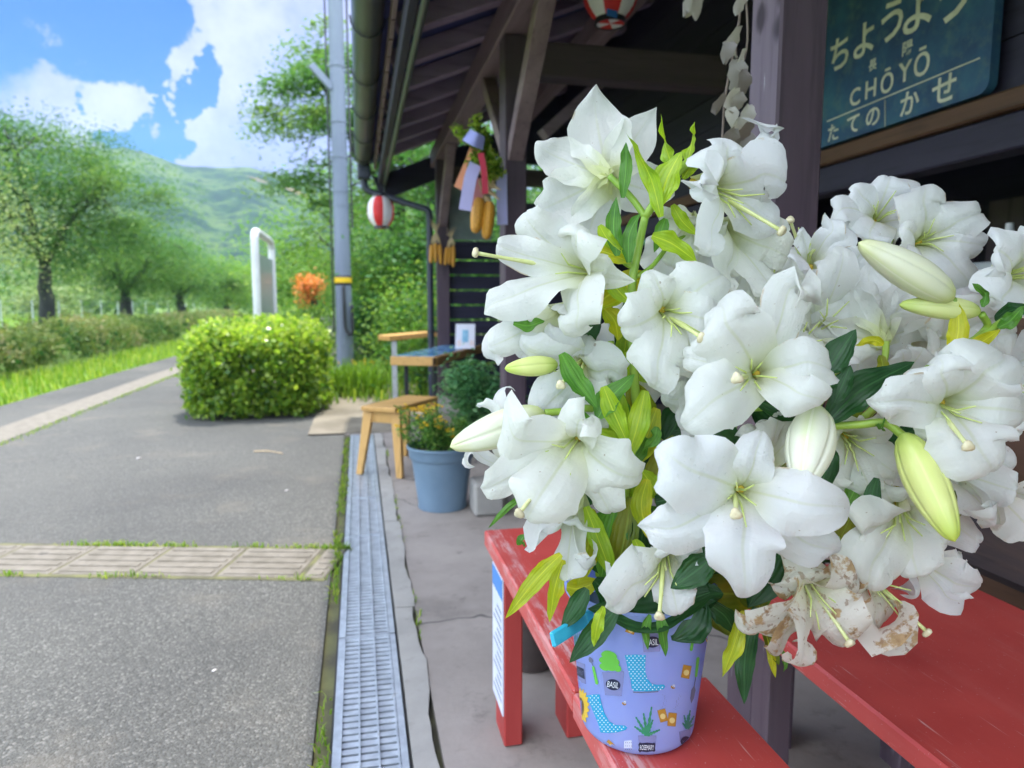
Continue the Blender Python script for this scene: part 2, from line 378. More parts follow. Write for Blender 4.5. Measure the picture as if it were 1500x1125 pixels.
# ragged kerb stone between drain and floor
def ragged(x0, x1, y0, y1, z0, z1, name, m, seed, step=.05):
    r = random.Random(seed); n = int((y1-y0)/step); vs = []; fs = []
    e = 0
    for i in range(n+1):
        y = y0+(y1-y0)*i/n; e = e*.75+r.uniform(-.006, .006); xl = x0+r.uniform(-.001, .001); xr = x1+e
        vs += [(xl, y, z1+r.uniform(-.0015, .0015)), (xr, y, z1+r.uniform(-.003, .001)), (xl, y, z0), (xr, y, z0)]
    for i in range(n):
        a = i*4; c = a+4; fs += [(a, a+1, c+1, c), (a+1, a+3, c+3, c+1), (a+2, a, c, c+2)]
    fs += [(0, 2, 3, 1)]
    q = MB(); q.add(vs, fs); return q.build(name, m)
kx = .092
for i, (y0, y1) in enumerate(((-3, 1.19), (1.198, 2.22), (2.228, 3.15), (3.158, 4.3), (4.308, 5.4))):
    tag(ragged(kx, .152, y0, y1, -.3, .006, 'kerb', M['kerb'], i), kind='structure')
b = MB(); b.box((.159, -3, -.4), (4.2, 6.9, 0)); b.box((-.4, 5.41, -.4), (.16, 6.2, .0)); tag(b.build('station_floor', M['concrete']), kind='structure')
b = MB(); b.box((.10, -3, -.4), (.19, 5.4, -.02)); tag(b.build('kerb_joint_ground', M['moss']), kind='structure')
b = MB()   # drain channel: floor and two rims
b.box((-.086, -3, -.3), (.090, 5.4, -.10), 0); b.box((-.088, -3, -.099), (-.084, 5.4, -.006), 0); b.box((.087, -3, -.099), (.091, 5.4, -.006), 0)
tag(b.build('drain_channel', M['dark']), kind='structure')
# ---- gratings: bearing bars along, close cross bars
labs = ['steel drain grating lifted slightly at its end nearest the lily bench', 'steel drain grating running beside the red bench leg', 'steel drain grating joining the striped tactile tiles', 'steel drain grating beside the blue plant pot', 'steel drain grating under the wooden stool leg', 'short steel drain grating ending at the garden soil']
segs = [(.35, 1.39), (1.395, 2.05), (2.055, 3.0), (3.005, 3.6), (3.605, 4.6), (4.605, 5.38)]
for (y0, y1), lb in zip(segs, labs):
    z = .0 if y0 > 1 else .004
    rt = thing('drain_grating', (0, (y0+y1)/2, z), lb, 'grating', 'steel gratings over the drain')
    q = MB()
    for xa, xb in ((-.082, -.064), (.068, .084)): q.box((xa, y0, z-.03), (xb, y1, z+.002))
    q.box((-.082, y0, z-.03), (.084, y0+.006, z+.0015)); q.box((-.082, y1-.006, z-.03), (.084, y1, z+.0015)); q.build('frame', M['galv'], rt)
    q = MB()
    for x in (-.064, -.022, .021, .064): q.box((x-.0021, y0+.006, z-.028), (x+.0021, y1-.006, z+.003))
    n = int((y1-y0)/.0245)
    for i in range(n):
        y = y0+.008+(y1-y0-.016)*i/(n-1); q.box((-.066, y-.0088, z-.012), (.069, y+.0088, z-.0025))
    q.build('bars', M['galv'], rt)
# ---- tactile tile band across the platform, turned a little from square
tp = Vector((-.104, 2.68, 0)); tdir = Vector((-1.34, .345, 0)).normalized(); tn = Vector((-tdir.y, tdir.x, 0))*-1
tb = MB()
for i in range(9):
    c = tp+tdir*(.10+i*.312-.155+(.0 if i else 0)); hw = .152
    if i == 0: c = tp+tdir*.045; hw = .041
    tb.obox(c+Vector((0, 0, -.04)), tdir, tn, (hw, .148, .0455), 0, .004)
    for k in range(-2, 3):
        tb.obox(c+tn*(k*.058)+Vector((0, 0, .0072)), tdir, tn, (max(.01, hw-.018), .016, .0022), 0, .0018)
tag(tb.build('tactile_path', M['tile']), kind='structure')
q = MB(); q.obox(tp+tdir*1.22+Vector((0, 0, -.016)), tdir, tn, (1.22, .172, .018)); tag(q.build('tactile_path_joint_ground', M['moss']), kind='structure')
# ---- weeds in the joints
P = []
def along(p, q, n, sd, clump=None):
    p, q = Vector(p), Vector(q)
    for _ in range(n):
        k = RNG.random() if clump is None else float(np.clip(RNG.choice(clump)+RNG.normal(0, .025), 0, 1))
        v = p+(q-p)*k; P.append((v.x+RNG.normal(0, sd), v.y+RNG.normal(0, sd), 0))
e0, e1 = tp-tn*(-.16), tp-tn*.16
far0, far1 = e0+tdir*2.3, e1+tdir*2.3
along(e0, far0, 420, .008, [.03, .08, .16, .3, .38, .42, .44, .47, .02]); along(e1, far1, 120, .008, [.05, .3, .52, .54, .35])
along((-.106, .9, 0), (-.106, 5.2, 0), 700, .010, [.1, .14, .36, .41, .43, .47, .6, .64, .68, .72, .8, .9, .97])
along((.16, 1, 0), (.165, 5, 0), 60, .004, [.3, .5, .62, .9])
along((-2.50, 5.5, 0), (-2.54, 12, 0), 900, .02); 
tag(blades('joint_weed_grass', np.array(P), .026, .005, L['grass'], lean=.9), 'small weeds growing in the joints of the paving', 'weeds', kind='stuff')
# ---- grass verge between platform edge and azalea row
n = 9000; yy = 5+45*RNG.random(n)**1.6; P = np.stack([-3.5-1.45*RNG.random(n), yy, np.full(n, -.12)], 1)
tag(blades('verge_grass', P, .20, .018, L['grass'], lean=.7), 'bright green grass strip along the platform edge', 'grass', kind='stuff')
b = MB(); b.box((-12, -4, -.4), (-3.46, 70, -.12)); tag(b.build('verge_ground', M['meadow']), kind='structure')
n = 9000; P = np.stack([-6.5-30*RNG.random(n)**1.3, 10+60*RNG.random(n), np.full(n, -.13)], 1)
tag(blades('field_grass', P, .26, .05, L['grass'], lean=.6), 'bright green field grass beyond the tree row', 'grass', kind='stuff')
# ============================================================ HILLS
ridge = [(-1200, 250), (-500, 235), (-200, 215), (0, 222), (140, 226), (190, 224), (225, 230), (252, 240), (275, 249), (310, 251), (350, 251), (372, 250), (400, 258), (440, 271), (480, 281), (540, 296), (640, 300), (800, 285), (1000, 270), (1400, 250), (2200, 260)]
def ridge_y(x):
    for (a, ya), (b, yb) in zip(ridge, ridge[1:]):
        if a <= x <= b: k = (x-a)/(b-a); return ya+(yb-ya)*k
    return 260
vs = []; fs = []; NX, NYY = 190, 46
for i in range(NX):
    px = -1000+2600*i/(NX-1)
    d = ray(px, 444); d.z = 0; dn = d.normalized(); cosv = dn.dot(Vector((CF.x, CF.y, 0)).normalized())
    for j in range(NYY):
        s = j/(NYY-1); dist = 300+460*s; topz = 1+(444-ridge_y(px))/FPX*760*cosv
        f = s**1.15; p = dn*dist
        nn = mnoise.fractal(Vector((p.x*.010, p.y*.010, 3.1)), 1., 2.1, 6); nr = mnoise.noise(Vector((px*.02, 0, s*2.0)))
        z = topz*f+(nn*8+nr*6)*math.sin(PI*min(s, .995))*(.35+s)+(nn*2.2+mnoise.noise(Vector((px*.21, 7, 0)))*2.2 if s == 1 else 0)
        if j == 0: z = -2
        vs.append((p.x, p.y, z))
for i in range(NX-1):
    for j in range(NYY-1):
        a = i*NYY+j; fs.append((a, a+NYY, a+NYY+1, a+1))
m, t, bs = newmat('hillside'); v = t.coord('Object')
n1 = t.noise(v, .020, 8, .66); n2 = t.noise(v, .11, 6, .7)
c = t.ramp(n1, [(.40, (.014, .045, .024)), (.48, (.032, .080, .032)), (.52, (.078, .138, .044)), (.66, (.12, .18, .05))])
c = t.mix(t.maprange(n2, .52, .60), c, (.012, .038, .026))
sc = None
for (px, py, r) in ((379, 283, 9), (432, 285, 7), (372, 268, 4)):
    p = atY(px, py, 690); dd = t.node('ShaderNodeVectorMath', operation='DISTANCE'); t.link(v, dd.inputs[0]); dd.inputs[1].default_value = p
    q_ = t.math('SUBTRACT', 1., t.maprange(t.math('ADD', dd.outputs['Value'], t.math('MULTIPLY', t.math('SUBTRACT', n2, .5), 18.)), r*.7, r*1.9)); sc = q_ if sc is None else t.math('MAXIMUM', sc, q_)
c = t.mix(sc, c, (.52, .36, .22))
t.link(c, bs.inputs['Base Color']); bs.inputs['Roughness'].default_value = 1; bs.inputs['Specular IOR Level'].default_value = 0
t.link(t.bump(n2, 1., 6), bs.inputs['Normal'])
q = MB(); q.add(vs, fs); tag(q.build('hills', m, smooth=True), kind='structure')
# ============================================================ HAZE
m = bpy.data.materials.new('haze_air'); m.use_nodes = True; t = NT(m); t.n.clear()
pv = t.node('ShaderNodeVolumePrincipled'); pv.inputs['Color'].default_value = (.60, .80, 1, 1); pv.inputs['Density'].default_value = HAZE; pv.inputs['Anisotropy'].default_value = 0.2
t.link(pv.outputs[0], t.node('ShaderNodeOutputMaterial').inputs['Volume'])
q = MB(); q.box((-1300, -1300, -6), (1300, 900, 196)); tag(q.build('haze', m), kind='stuff')
# ============================================================ TREES
def limb(mb, p, q, r0, r1, seed, n=6, wob=.12, mi=0):
    r = random.Random(seed); p, q = Vector(p), Vector(q); d = (q-p).length; pts = []
    for i in range(n+1):
        k = i/n; pts.append(p.lerp(q, k)+Vector((r.uniform(-1, 1), r.uniform(-1, 1), r.uniform(-.5, .5)))*wob*d*math.sin(PI*k)*.5+Vector((0, 0, .08*d*math.sin(PI*k))))
    mb.tube(pts, [r0+(r1-r0)*i/n for i in range(n+1)], 7, mi); return pts
def tree(label, base, H, rad, cb, leaf, lsize, nleaf, seed, name='tree', group=None, nclump=60, tr=.2, flat=.45, squash=1., center=None, cl=.16, split=.33, top=.85, cat='tree'):
    r = random.Random(seed); rg = np.random.default_rng(seed); base = Vector(base)
    rt = thing(name, base, label, cat, group); mb = MB(); cc = Vector(center) if center is not None else base+Vector((0, 0, (H+cb)/2)); hz = (H-cb)/2
    fork = base+Vector((r.uniform(-.2, .2), r.uniform(-.2, .2), H*split))
    limb(mb, base-Vector((0, 0, .1)), fork, tr*1.25, tr*.8, seed, 6, .06)
    cs = []
    for i in range(nclump):
        while True:
            u = Vector((r.uniform(-1, 1), r.uniform(-1, 1), r.uniform(-1, 1)))
            if .30 < u.length < 1: break
        k = 1-.25*max(0, u.z)
        cs.append(cc+Vector((u.x*rad*k, u.y*rad*k*squash, u.z*hz)))
    bs = sorted(cs, key=lambda c: r.random())[:14]
    mains = []
    for i in range(5):
        a = 2*PI*i/5+r.uniform(-.4, .4); e = cc+Vector((math.cos(a)*rad*.5, math.sin(a)*rad*.5*squash, hz*r.uniform(-.1, .6)))
        mains.append(limb(mb, fork, e, tr*.5, tr*.14, seed+i+1))
    for i, c in enumerate(bs):
        mp = min((p for mm in mains for p in mm), key=lambda p: (p-c).length)
        limb(mb, mp, c, tr*.14, tr*.03, seed+20+i, 4)
    mb.build('trunk', M['bark'], rt, smooth=True)
    per = nleaf//nclump; C = []; rn = []
    for c in cs:
        n = int(per*r.uniform(.5, 1.5)); sp = rad*cl*r.uniform(.7, 1.5)
        X = rg.normal(size=(n, 3))*np.array([sp, sp, sp*flat]); rr = np.hypot(X[:, 0], X[:, 1])
        X[:] = np.clip(X, -2.1*sp, 2.1*sp); X[:, 2] -= .25*rr*rr/max(sp, .01)*.5
        C.append(X+np.array(c)); tone = np.clip(r.gauss(.5, .2), .05, .95); rn.append(np.clip(rg.normal(tone, .10, n), 0, 1))
    cloud_mesh('crown', np.concatenate(C), lsize, leaf, rt, up=.62, rnd=np.concatenate(rn), rng=rg)
    return rt
G1 = 'trees in the row beside the track'
tree('pale whitish green tree at the left edge, nearest of the trackside row', (-9.6, 13.2, -.12), 5.4, 3.3, 1.2, L['pale'], .06, 46000, 11, group=G1, nclump=80, center=(-8.9, 13.2, 2.9))
tree('tall tree with dark ivy clad trunk behind the azalea hedge', (-9.0, 23.2, -.12), 6.8, 3.3, 1.9, L['cherry'], .11, 38000, 12, group=G1, nclump=95, tr=.2, center=(-8.9, 23.2, 4.2))
tree('middle sized tree, its trunk showing just past the tall ivy clad one', (-9.4, 32, -.12), 4.7, 3.3, 1.4, L['cherry'], .13, 22000, 13, group=G1, nclump=80, tr=.24)
tree('low spreading tree, third trunk from the left along the track', (-9.9, 43.5, -.12), 4.6, 3.6, 1.3, L['cherry'], .16, 20000, 14, group=G1, nclump=70, tr=.24)
tree('hazy tree far along the track, left of the white sign frame', (-9.8, 56, -.12), 4.5, 4.0, 1.1, L['fresh'], .2, 13000, 15, group=G1, nclump=60)
tree('small distant tree seen past the white sign frame', (-7.5, 66, -.12), 4.6, 4.4, .8, L['fresh'], .24, 12000, 16, group=G1, nclump=60)
tree('rounded distant tree behind the orange flowered shrub', (-2.5, 44, -.12), 4.3, 3.6, .6, L['fresh'], .17, 13000, 17, group='trees behind the garden', nclump=60)
tree('tall tree with long sprays reaching out left behind the grey utility pole', (1.0, 15.0, 0), 6.6, 2.2, 2.4, L['spray'], .10, 24000, 18, group='trees behind the garden', nclump=64, tr=.16, flat=.3, center=(.2, 15, 4.5), cl=.13)
tree('leafy garden tree behind the hanging eave lantern', (1.5, 11.0, 0), 3.9, 1.5, .9, L['deep'], .085, 13000, 19, group='trees behind the garden', nclump=70, tr=.1)
tree('bright bushy tree between the utility pole and the downpipe', (-.1, 19.0, 0), 4.6, 2.6, .5, L['fresh'], .12, 14000, 20, group='trees behind the garden', nclump=80, tr=.12)
tree('tall tree over the station roof end, dark green', (4.6, 13.5, 0), 6.5, 3.2, 1.0, L['deep'], .12, 15000, 21, group='trees behind the garden', nclump=80, tr=.2)
tree('distant broad tree showing beneath the eave', (4.5, 30, 0), 7.0, 5, .8, L['fresh'], .22, 10000, 22, group='trees behind the garden', nclump=60)
# far woods and bushes past the field
C = []
for i in range(120):
    x = random.uniform(-95, -8); y = random.uniform(62, 120); hh = random.uniform(1.5, 6.5); n = 110
    C.append(RNG.normal(size=(n, 3))*np.array([2.6, 2.6, hh*.28])+np.array([x, y, hh*.5-.1]))
for i in range(60):
    x = random.uniform(-8, 60); y = random.uniform(75, 120); hh = random.uniform(3, 8); n = 110
    C.append(RNG.normal(size=(n, 3))*np.array([2.8, 2.8, hh*.28])+np.array([x, y, hh*.5-.1]))
tag(cloud_mesh('far_woods', np.concatenate(C), .9, L['woods'], up=.4), 'distant band of woods and bushes below the hill', 'woods', kind='stuff')
# pale bushes standing at the far side of the field
for i, (x, y, s, lb) in enumerate(((-26, 46, 2.6, 'pale rounded bush at the field edge, seen between the first two trackside trunks'), (-22, 58, 2.4, 'pale rounded bush at the field edge, seen past the second trackside trunk'))):
    rt = thing('field_bush', (x, y, -.1), lb, 'bush', 'bushes at the far side of the field'); C = []
    for k in range(30):
        a = RNG.normal(size=3)*np.array([s*.7, s*.7, s*.25])+np.array([x, y, s*.55]); C.append(RNG.normal(size=(90, 3))*np.array([.5, .5, .35])*s*.4+a)
    C = np.concatenate(C); C[:, 2] = np.maximum(C[:, 2], 0); cloud_mesh('foliage', C, .3, L['pale'], rt)
# ============================================================ HEDGES
def boxfoliage(n, x0, x1, y0, y1, h, jit, seed, rnd=.06, bottom=0.):
    """points on the surface of a clipped hedge with rounded shoulders, and outward normals"""
    rg = np.random.default_rng(seed); P = []; N = []
    A = [(x1-x0)*(y1-y0), (x1-x0)*h, (x1-x0)*h*.4, (y1-y0)*h, (y1-y0)*h]; A = np.array(A)/sum(A)
    k = rg.choice(5, n, p=A); a = rg.random(n); c = rg.random(n)
    X = np.where(k < 3, x0+(x1-x0)*a, np.where(k == 3, x0, x1)); Y = np.where(k == 0, y0+(y1-y0)*c, np.where(k == 1, y0, np.where(k == 2, y1, y0+(y1-y0)*a)))
    Z = np.where(k == 0, h, bottom+(h-bottom)*c)
    NN = np.array([[0, 0, 1], [0, -1, .25], [0, 1, .2], [-1, 0, .25], [1, 0, .25]], dtype=float)[k]
    P = np.stack([X, Y, Z], 1)
    ctr = np.array([(x0+x1)/2, (y0+y1)/2, h*.5]); half = np.array([(x1-x0)/2, (y1-y0)/2, h*.5]); q = (P-ctr)/half
    rr = (np.abs(q)**5.5).sum(1)**(1/5.5); q = q/rr[:, None]; P = ctr+q*half
    bumpv = np.array([mnoise.noise(Vector(p)*4.5+Vector((seed, 0, 0))) for p in P]); P += NN*(bumpv[:, None]*jit*1.9)+rg.normal(size=P.shape)*jit*.5
    P[:, 2] = np.maximum(P[:, 2], bottom); return P, NN
hx0, hx1, hy0, hy1, hh = -1.46, -.42, 6.35, 7.9, .72
rt = thing('hedge', ((hx0+hx1)/2, (hy0+hy1)/2, 0), 'clipped box shaped hedge with bright yellow green top on the platform', 'hedge')
P, N = boxfoliage(19000, hx0-.03, hx1+.03, hy0-.05, hy1, hh+.03, .075, 31, bottom=.02)
rn = np.clip(RNG.normal(.34, .2, len(P))+.22*np.clip((P[:, 2]-.50)/.2, 0, 1)*(RNG.random(len(P)) > .25), 0, 1)     # top leaves coloured lighter, painting sunlight onto the hedge top
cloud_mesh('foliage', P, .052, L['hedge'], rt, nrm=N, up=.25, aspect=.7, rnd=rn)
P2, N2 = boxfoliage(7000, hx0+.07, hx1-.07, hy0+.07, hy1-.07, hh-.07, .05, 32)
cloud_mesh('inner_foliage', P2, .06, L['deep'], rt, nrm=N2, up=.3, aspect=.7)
q = MB()
for i in range(40):
    x, y = random.uniform(hx0+.15, hx1-.15), random.uniform(hy0+.12, hy1-.2); q.tube(crom([(x, y, -.02), (x+random.uniform(-.08, .08), y+random.uniform(-.08, .08), .3), (x+random.uniform(-.2, .2), y+random.uniform(-.2, .2), .6)], 5), [.012, .01, .008, .006, .005, .004], 5)
q.build('stems', M['bark'], rt)
for i, (y0, y1, x0, x1, hgt, lb) in enumerate(((7.5, 13.5, -6.1, -4.95, .52, 'brownish green azalea hedge at the left edge, nearest piece of the row'), (13.7, 22, -6.2, -4.95, .56, 'brownish azalea hedge below the ivy clad tree'), (22.2, 34, -6.2, -4.95, .58, 'brownish azalea hedge vanishing behind the bright clipped hedge'))):
    rt = thing('azalea_hedge', ((x0+x1)/2, (y0+y1)/2, -.12), lb, 'hedge', 'low azalea hedges along the track')
    P, N = boxfoliage(9000, x0, x1, y0, y1, hgt, .11, 41+i); C = P
    tone = np.array([mnoise.noise(Vector(p)*.9+Vector((9, i, 0))) for p in P]); cloud_mesh('foliage', C, .075, L['azalea'], rt, nrm=N, up=.4, rnd=np.clip(.5+tone*.7+RNG.normal(0, .15, len(P)), 0, 1))
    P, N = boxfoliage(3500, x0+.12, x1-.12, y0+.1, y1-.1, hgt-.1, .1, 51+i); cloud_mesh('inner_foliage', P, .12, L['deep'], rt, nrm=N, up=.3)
# wire fence at the field side
rt = thing('wire_fence', (-11.5, 30, -.12), 'thin wire mesh fence along the bright green field', 'fence')
q = MB()
for z in np.linspace(.1, 1.2, 7): q.beam((-11.5, 10, z-.12), (-11.5, 60, z-.12), .006, .006, bev=0)
q.build('mesh_wires', M['galv'], rt)
for i in range(22): qq = MB(); qq.tube([(-11.5, 10+i*2.3, -.2), (-11.5, 10+i*2.3, 1.15)], .025, 6); qq.build('post', M['galv'], rt)
# ============================================================ STATION BUILDING
def woodmat(name, c1, c2, rough=.6, axis='Y', scale=9, bump=.3, spec=.4, pale_streak=None, sc_amt=.5, knots=False):
    st = {'X': (.08, 1, 1), 'Y': (1, .08, 1), 'Z': (1, 1, .08)}[axis]
    m, t, b = newmat(name); v = t.coord('Object', st)
    f = t.noise(v, scale, 8, .62); c = t.ramp(f, [(.3, c1), (.7, c2)])
    g = t.noise(v, scale*5, 4, .6); c = t.mix(t.math('MULTIPLY', t.maprange(g, .52, .7), .5), c, tuple(x*.55 for x in c1))
    if pale_streak:
        s2 = {'X': (.15, 1, 1), 'Y': (1, .12, 1), 'Z': (1, 1, .12)}[axis]
        k = t.noise(t.coord('Object', s2), 55, 5, .7); k2 = t.noise(t.coord('Object'), 6, 4)
        c = t.mix(t.math('MULTIPLY', t.maprange(k, .60, .68), t.math('MULTIPLY', t.maprange(k2, .45, .62), sc_amt)), c, pale_streak)
    if knots:
        vo = t.node('ShaderNodeTexVoronoi'); vo.inputs['Scale'].default_value = 9; t.link(t.coord('Object', (1, 1, .7)), vo.inputs['Vector']); kd = t.math('ADD', vo.outputs['Distance'], t.math('MULTIPLY', t.math('SUBTRACT', g, .5), .35)); c = t.mix(t.math('SUBTRACT', 1., t.maprange(kd, .12, .26)), c, (.035, .018, .016))
    t.link(c, b.inputs['Base Color']); b.inputs['Roughness'].default_value = rough; b.inputs['Specular IOR Level'].default_value = spec
    t.link(t.bump(f, bump, .004), b.inputs['Normal']); return m
W = {}  # purple and navy timber tints paint in the blue shade under the roof
W['purpleY'] = woodmat('shade_tinted_timber_long', (.17, .11, .125), (.27, .19, .205), axis='Y')
W['purpleX'] = woodmat('shade_tinted_timber_cross', (.23, .17, .24), (.36, .27, .38), axis='X')
W['purpleZ'] = woodmat('shade_tinted_post_timber', (.062, .040, .056), (.115, .08, .10), axis='Z', scale=7, bump=.6)
W['weathered'] = woodmat('weathered_post_face', (.085, .052, .066), (.19, .145, .165), axis='Z', pale_streak=(.42, .40, .41), rough=.38, sc_amt=.9, bump=.7, scale=6, knots=True)  # pale streaks are weathering plus whitish reflections painted in
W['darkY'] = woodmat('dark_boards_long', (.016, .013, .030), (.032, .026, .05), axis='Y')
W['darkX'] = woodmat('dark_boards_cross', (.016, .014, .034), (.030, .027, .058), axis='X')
W['brown'] = woodmat('brown_lintel', (.075, .034, .016), (.125, .06, .03), axis='Y')
W['pine'] = woodmat('varnished_pine', (.52, .29, .08), (.66, .40, .14), axis='Z', rough=.45, bump=.1)
W['pineX'] = woodmat('varnished_pine_top', (.50, .27, .08), (.64, .38, .13), axis='X', rough=.45, bump=.1)
W['tablebrown'] = woodmat('table_edge_wood', (.12, .06, .03), (.2, .11, .05), axis='Y', rough=.5)
W['log'] = woodmat('weathered_log', (.016, .016, .026), (.09, .055, .04), axis='Y', scale=14, bump=.5)
M['gutter'] = mat('gutter_brown_metal', (.036, .042, .048), (.062, .066, .066), 5, .35, .1, stretch=(1, .1, 1))
M['blackmetal'] = mat('black_painted_metal', (.018, .02, .025), (.03, .032, .04), 9, .35)
M['pipe'] = mat('navy_downpipe', (.02, .026, .045), (.035, .042, .065), 6, .4)
M['plaster'] = mat('misty_screen_panel', (.16, .2, .19), (.26, .3, .28), 6, .6)
bld = thing('station_building', (1.2, 3, 0), 'dark timber station building with overhanging eave and purple brown rafters', 'building')
px0, px1 = .695, .805
for i, (y0, y1) in enumerate(((6.28, 6.39), (3.34, 3.46))):
    q = MB(); q.box((px0, y0, .16), (px1, y1, 2.252), 0, .006); o = q.build('post', W['purpleZ'], bld)
    q = MB(); q.lathe((0, 0, 0), [(0, 0), (0, 0), (.165, 0), (.15, .16), (0, .16)], 4, wob=lambda a, h: 1); 
    for vi in range(len(q.v)): 
        x, y, z = q.v[vi]; c, s_ = math.cos(PI/4), math.sin(PI/4); q.v[vi] = (x*c-y*s_+(px0+px1)/2, x*s_+y*c+(y0+y1)/2, z)
    q.build('footing', M['kerb'], o)
# near post: weathered face to the track, purple-tinted face toward us, with a bolt and knots
q = MB(); q.box((.828, 1.30, -.01), (.935, 1.41, 2.6), 0, .005); p3 = q.build('post', [W['purpleZ'], W['weathered']], bld)
for p in p3.data.polygons:
    if p.normal.x < -.6: p.material_index = 1
p3['label'] = 'nearest post, its weathered shiny side face turned to the platform'
q = MB(); q.lathe((.905, 1.297, 1.105), [(.0, .0), (.014, .0), (.014, .004), (.009, .007), (0, .007)], 6, axis=Vector((0, -1, 0))); q.build('bolt', mat('rusty_bolt', (.12, .09, .08), (.2, .13, .1), 40, .6, metal=.4), p3)
# wall plate, purlins, tie beams
q = MB(); q.box((.685, -3.5, 2.255), (.82, 6.75, 2.405), 0, .006); q.build('wall_plate', W['purpleY'], bld)
def zr(x): return 2.405+.40*(x-.7)
for i in range(22):
    y = 6.16-.465*i
    q = MB(); a, b_ = Vector((.20, y, zr(.20)+.045)), Vector((3.0, y, zr(3.0)+.045)); q.beam(a, b_, .085, .09); q.build('rafter', W['purpleX'], bld)
q = MB()
for k in range(2):
    sgn = 1
    a = [(.02, -3.6, zr(.02)+.094), (3.05, -3.6, zr(3.05)+.094), (3.05, 6.75, zr(3.05)+.094), (.02, 6.75, zr(.02)+.094)]
q.add(a+[(x, y, z+.07) for x, y, z in a], [(0, 1, 2, 3), (7, 6, 5, 4), (0, 4, 5, 1), (1, 5, 6, 2), (2, 6, 7, 3), (3, 7, 4, 0)])
b2 = [(3.05, -3.6, zr(3.05)+.094), (6, -3.6, zr(3.05)-1.1), (6, 6.75, zr(3.05)-1.1), (3.05, 6.75, zr(3.05)+.094)]
q.add(b2+[(x, y, z+.07) for x, y, z in b2], [(0, 1, 2, 3), (7, 6, 5, 4), (0, 4, 5, 1), (1, 5, 6, 2), (2, 6, 7, 3), (3, 7, 4, 0)])
q.build('roof', woodmat('shade_navy_roof_boards', (.028, .034, .12), (.046, .054, .18), axis='X'), bld)  # navy colour paints the blue shade between the rafters onto the boards
q = MB(); q.beam((.20, 6.70, 2.045), (3.0, 6.70, 3.165), .05, .21); q.build('bargeboard', W['darkX'], bld)
q = MB(); q.box((.205, -3.5, 2.09), (.243, 6.72, 2.20), 0, .004); q.build('fascia', W['darkY'], bld)
q = MB(); q.tube([(.262, -3.5, 2.085), (.262, 6.72, 2.085)], .016, 10); q.tube([(.262, 6.66, 2.085), (.262, 6.66, 1.86)], .012, 8); q.build('conduit', M['gutter'], bld, smooth='auto')
q = MB()   # rafter-end board with notches
for i in range(44): q.box((.165, 6.6-.23*i, 2.20), (.185, 6.6-.23*i-.205, 2.275))
q.build('eave_board', W['purpleY'], bld)
gut = MB(); n = 12
prof = [(.0+.072-.072*math.cos(PI*k/n), 2.285-.085*math.sin(PI*k/n)) for k in range(n+1)]
prof2 = [(.0+.072-.068*math.cos(PI*k/n), 2.287-.080*math.sin(PI*k/n)) for k in range(n+1)][::-1]
ring = prof+prof2; vs = []; fs = []
for y in (-3.5, 6.5): vs += [(x, y, z) for x, z in ring]
k = len(ring)
fs = [(i, (i+1) % k, k+(i+1) % k, k+i) for i in range(k)]; gut.add(vs, fs)
gut.add([(x, 6.5, z) for x, z in prof], [tuple(range(n+1))]); gut.add([(x, 6.498, z) for x, z in prof], [tuple(range(n+1))[::-1]])
go = gut.build('gutter', M['gutter'], bld, smooth='auto')
for i in range(12):
    y = 6.25-.72*i; q = MB(); q.tube([(.072-.079*math.cos(PI*k/8), y, 2.285-.092*math.sin(PI*k/8)) for k in range(9)], .004, 6); q.tube([(.15, y, 2.285), (.20, y, 2.27)], .005, 6); q.build('bracket', M['blackmetal'], go)
q = MB(); q.box((.02, 6.40, 2.09), (.13, 6.54, 2.215), 0, .01); q.tube(crom([(.075, 6.47, 2.10), (.08, 6.47, 2.03), (.13, 6.46, 1.985), (.30, 6.42, 1.93), (.52, 6.34, 1.855), (.612, 6.30, 1.82), (.632, 6.30, 1.75), (.632, 6.30, 1.4), (.632, 6.30, .8), (.632, 6.30, .02)], 46), .029, 12)
q.build('downpipe', M['pipe'], bld, smooth='auto')
for z in (1.5, .75): q = MB(); q.tube([(.632, 6.30, z-.012), (.632, 6.30, z+.012)], .034, 12); q.box((.65, 6.29, z-.01), (.70, 6.31, z+.01)); q.build('pipe_clip', M['blackmetal'], bld)
# knee braces from posts to plate
for (y0, y1, z0) in ((3.36, 2.72, 1.70), (3.44, 4.08, 1.70), (6.30, 5.66, 1.70), (1.40, 2.0, 1.85)):
    q = MB(); q.beam((.75, y0, z0), (.75, y1, 2.27), .07, .075, up=Vector((1, 0, 0))); q.build('brace', W['purpleY'], bld)
W['tieX'] = woodmat('dark_tie_beam', (.058, .040, .052), (.10, .07, .085), axis='X')
def tie(y, z0, z1, x0=.80, x1=4.2): q = MB(); q.box((x0, y-.055, z0), (x1, y+.055, z1), 0, .006); q.build('tie_beam', W['tieX'], bld)
tie(3.40, 2.075, 2.235); tie(6.33, 2.06, 2.2)
q = MB(); q.beam(atY(930, 75, 5.0), atY(795, 198, 5.0), .08, .13, up=Vector((0, 1, 0))); q.build('brace', W['purpleX'], bld)
for x in (1.45, 2.2): q = MB(); q.box((x-.06, -3.4, zr(x)-.14), (x+.06, 6.6, zr(x)-.006), 0, .005); q.build('purlin', W['purpleY'], bld)
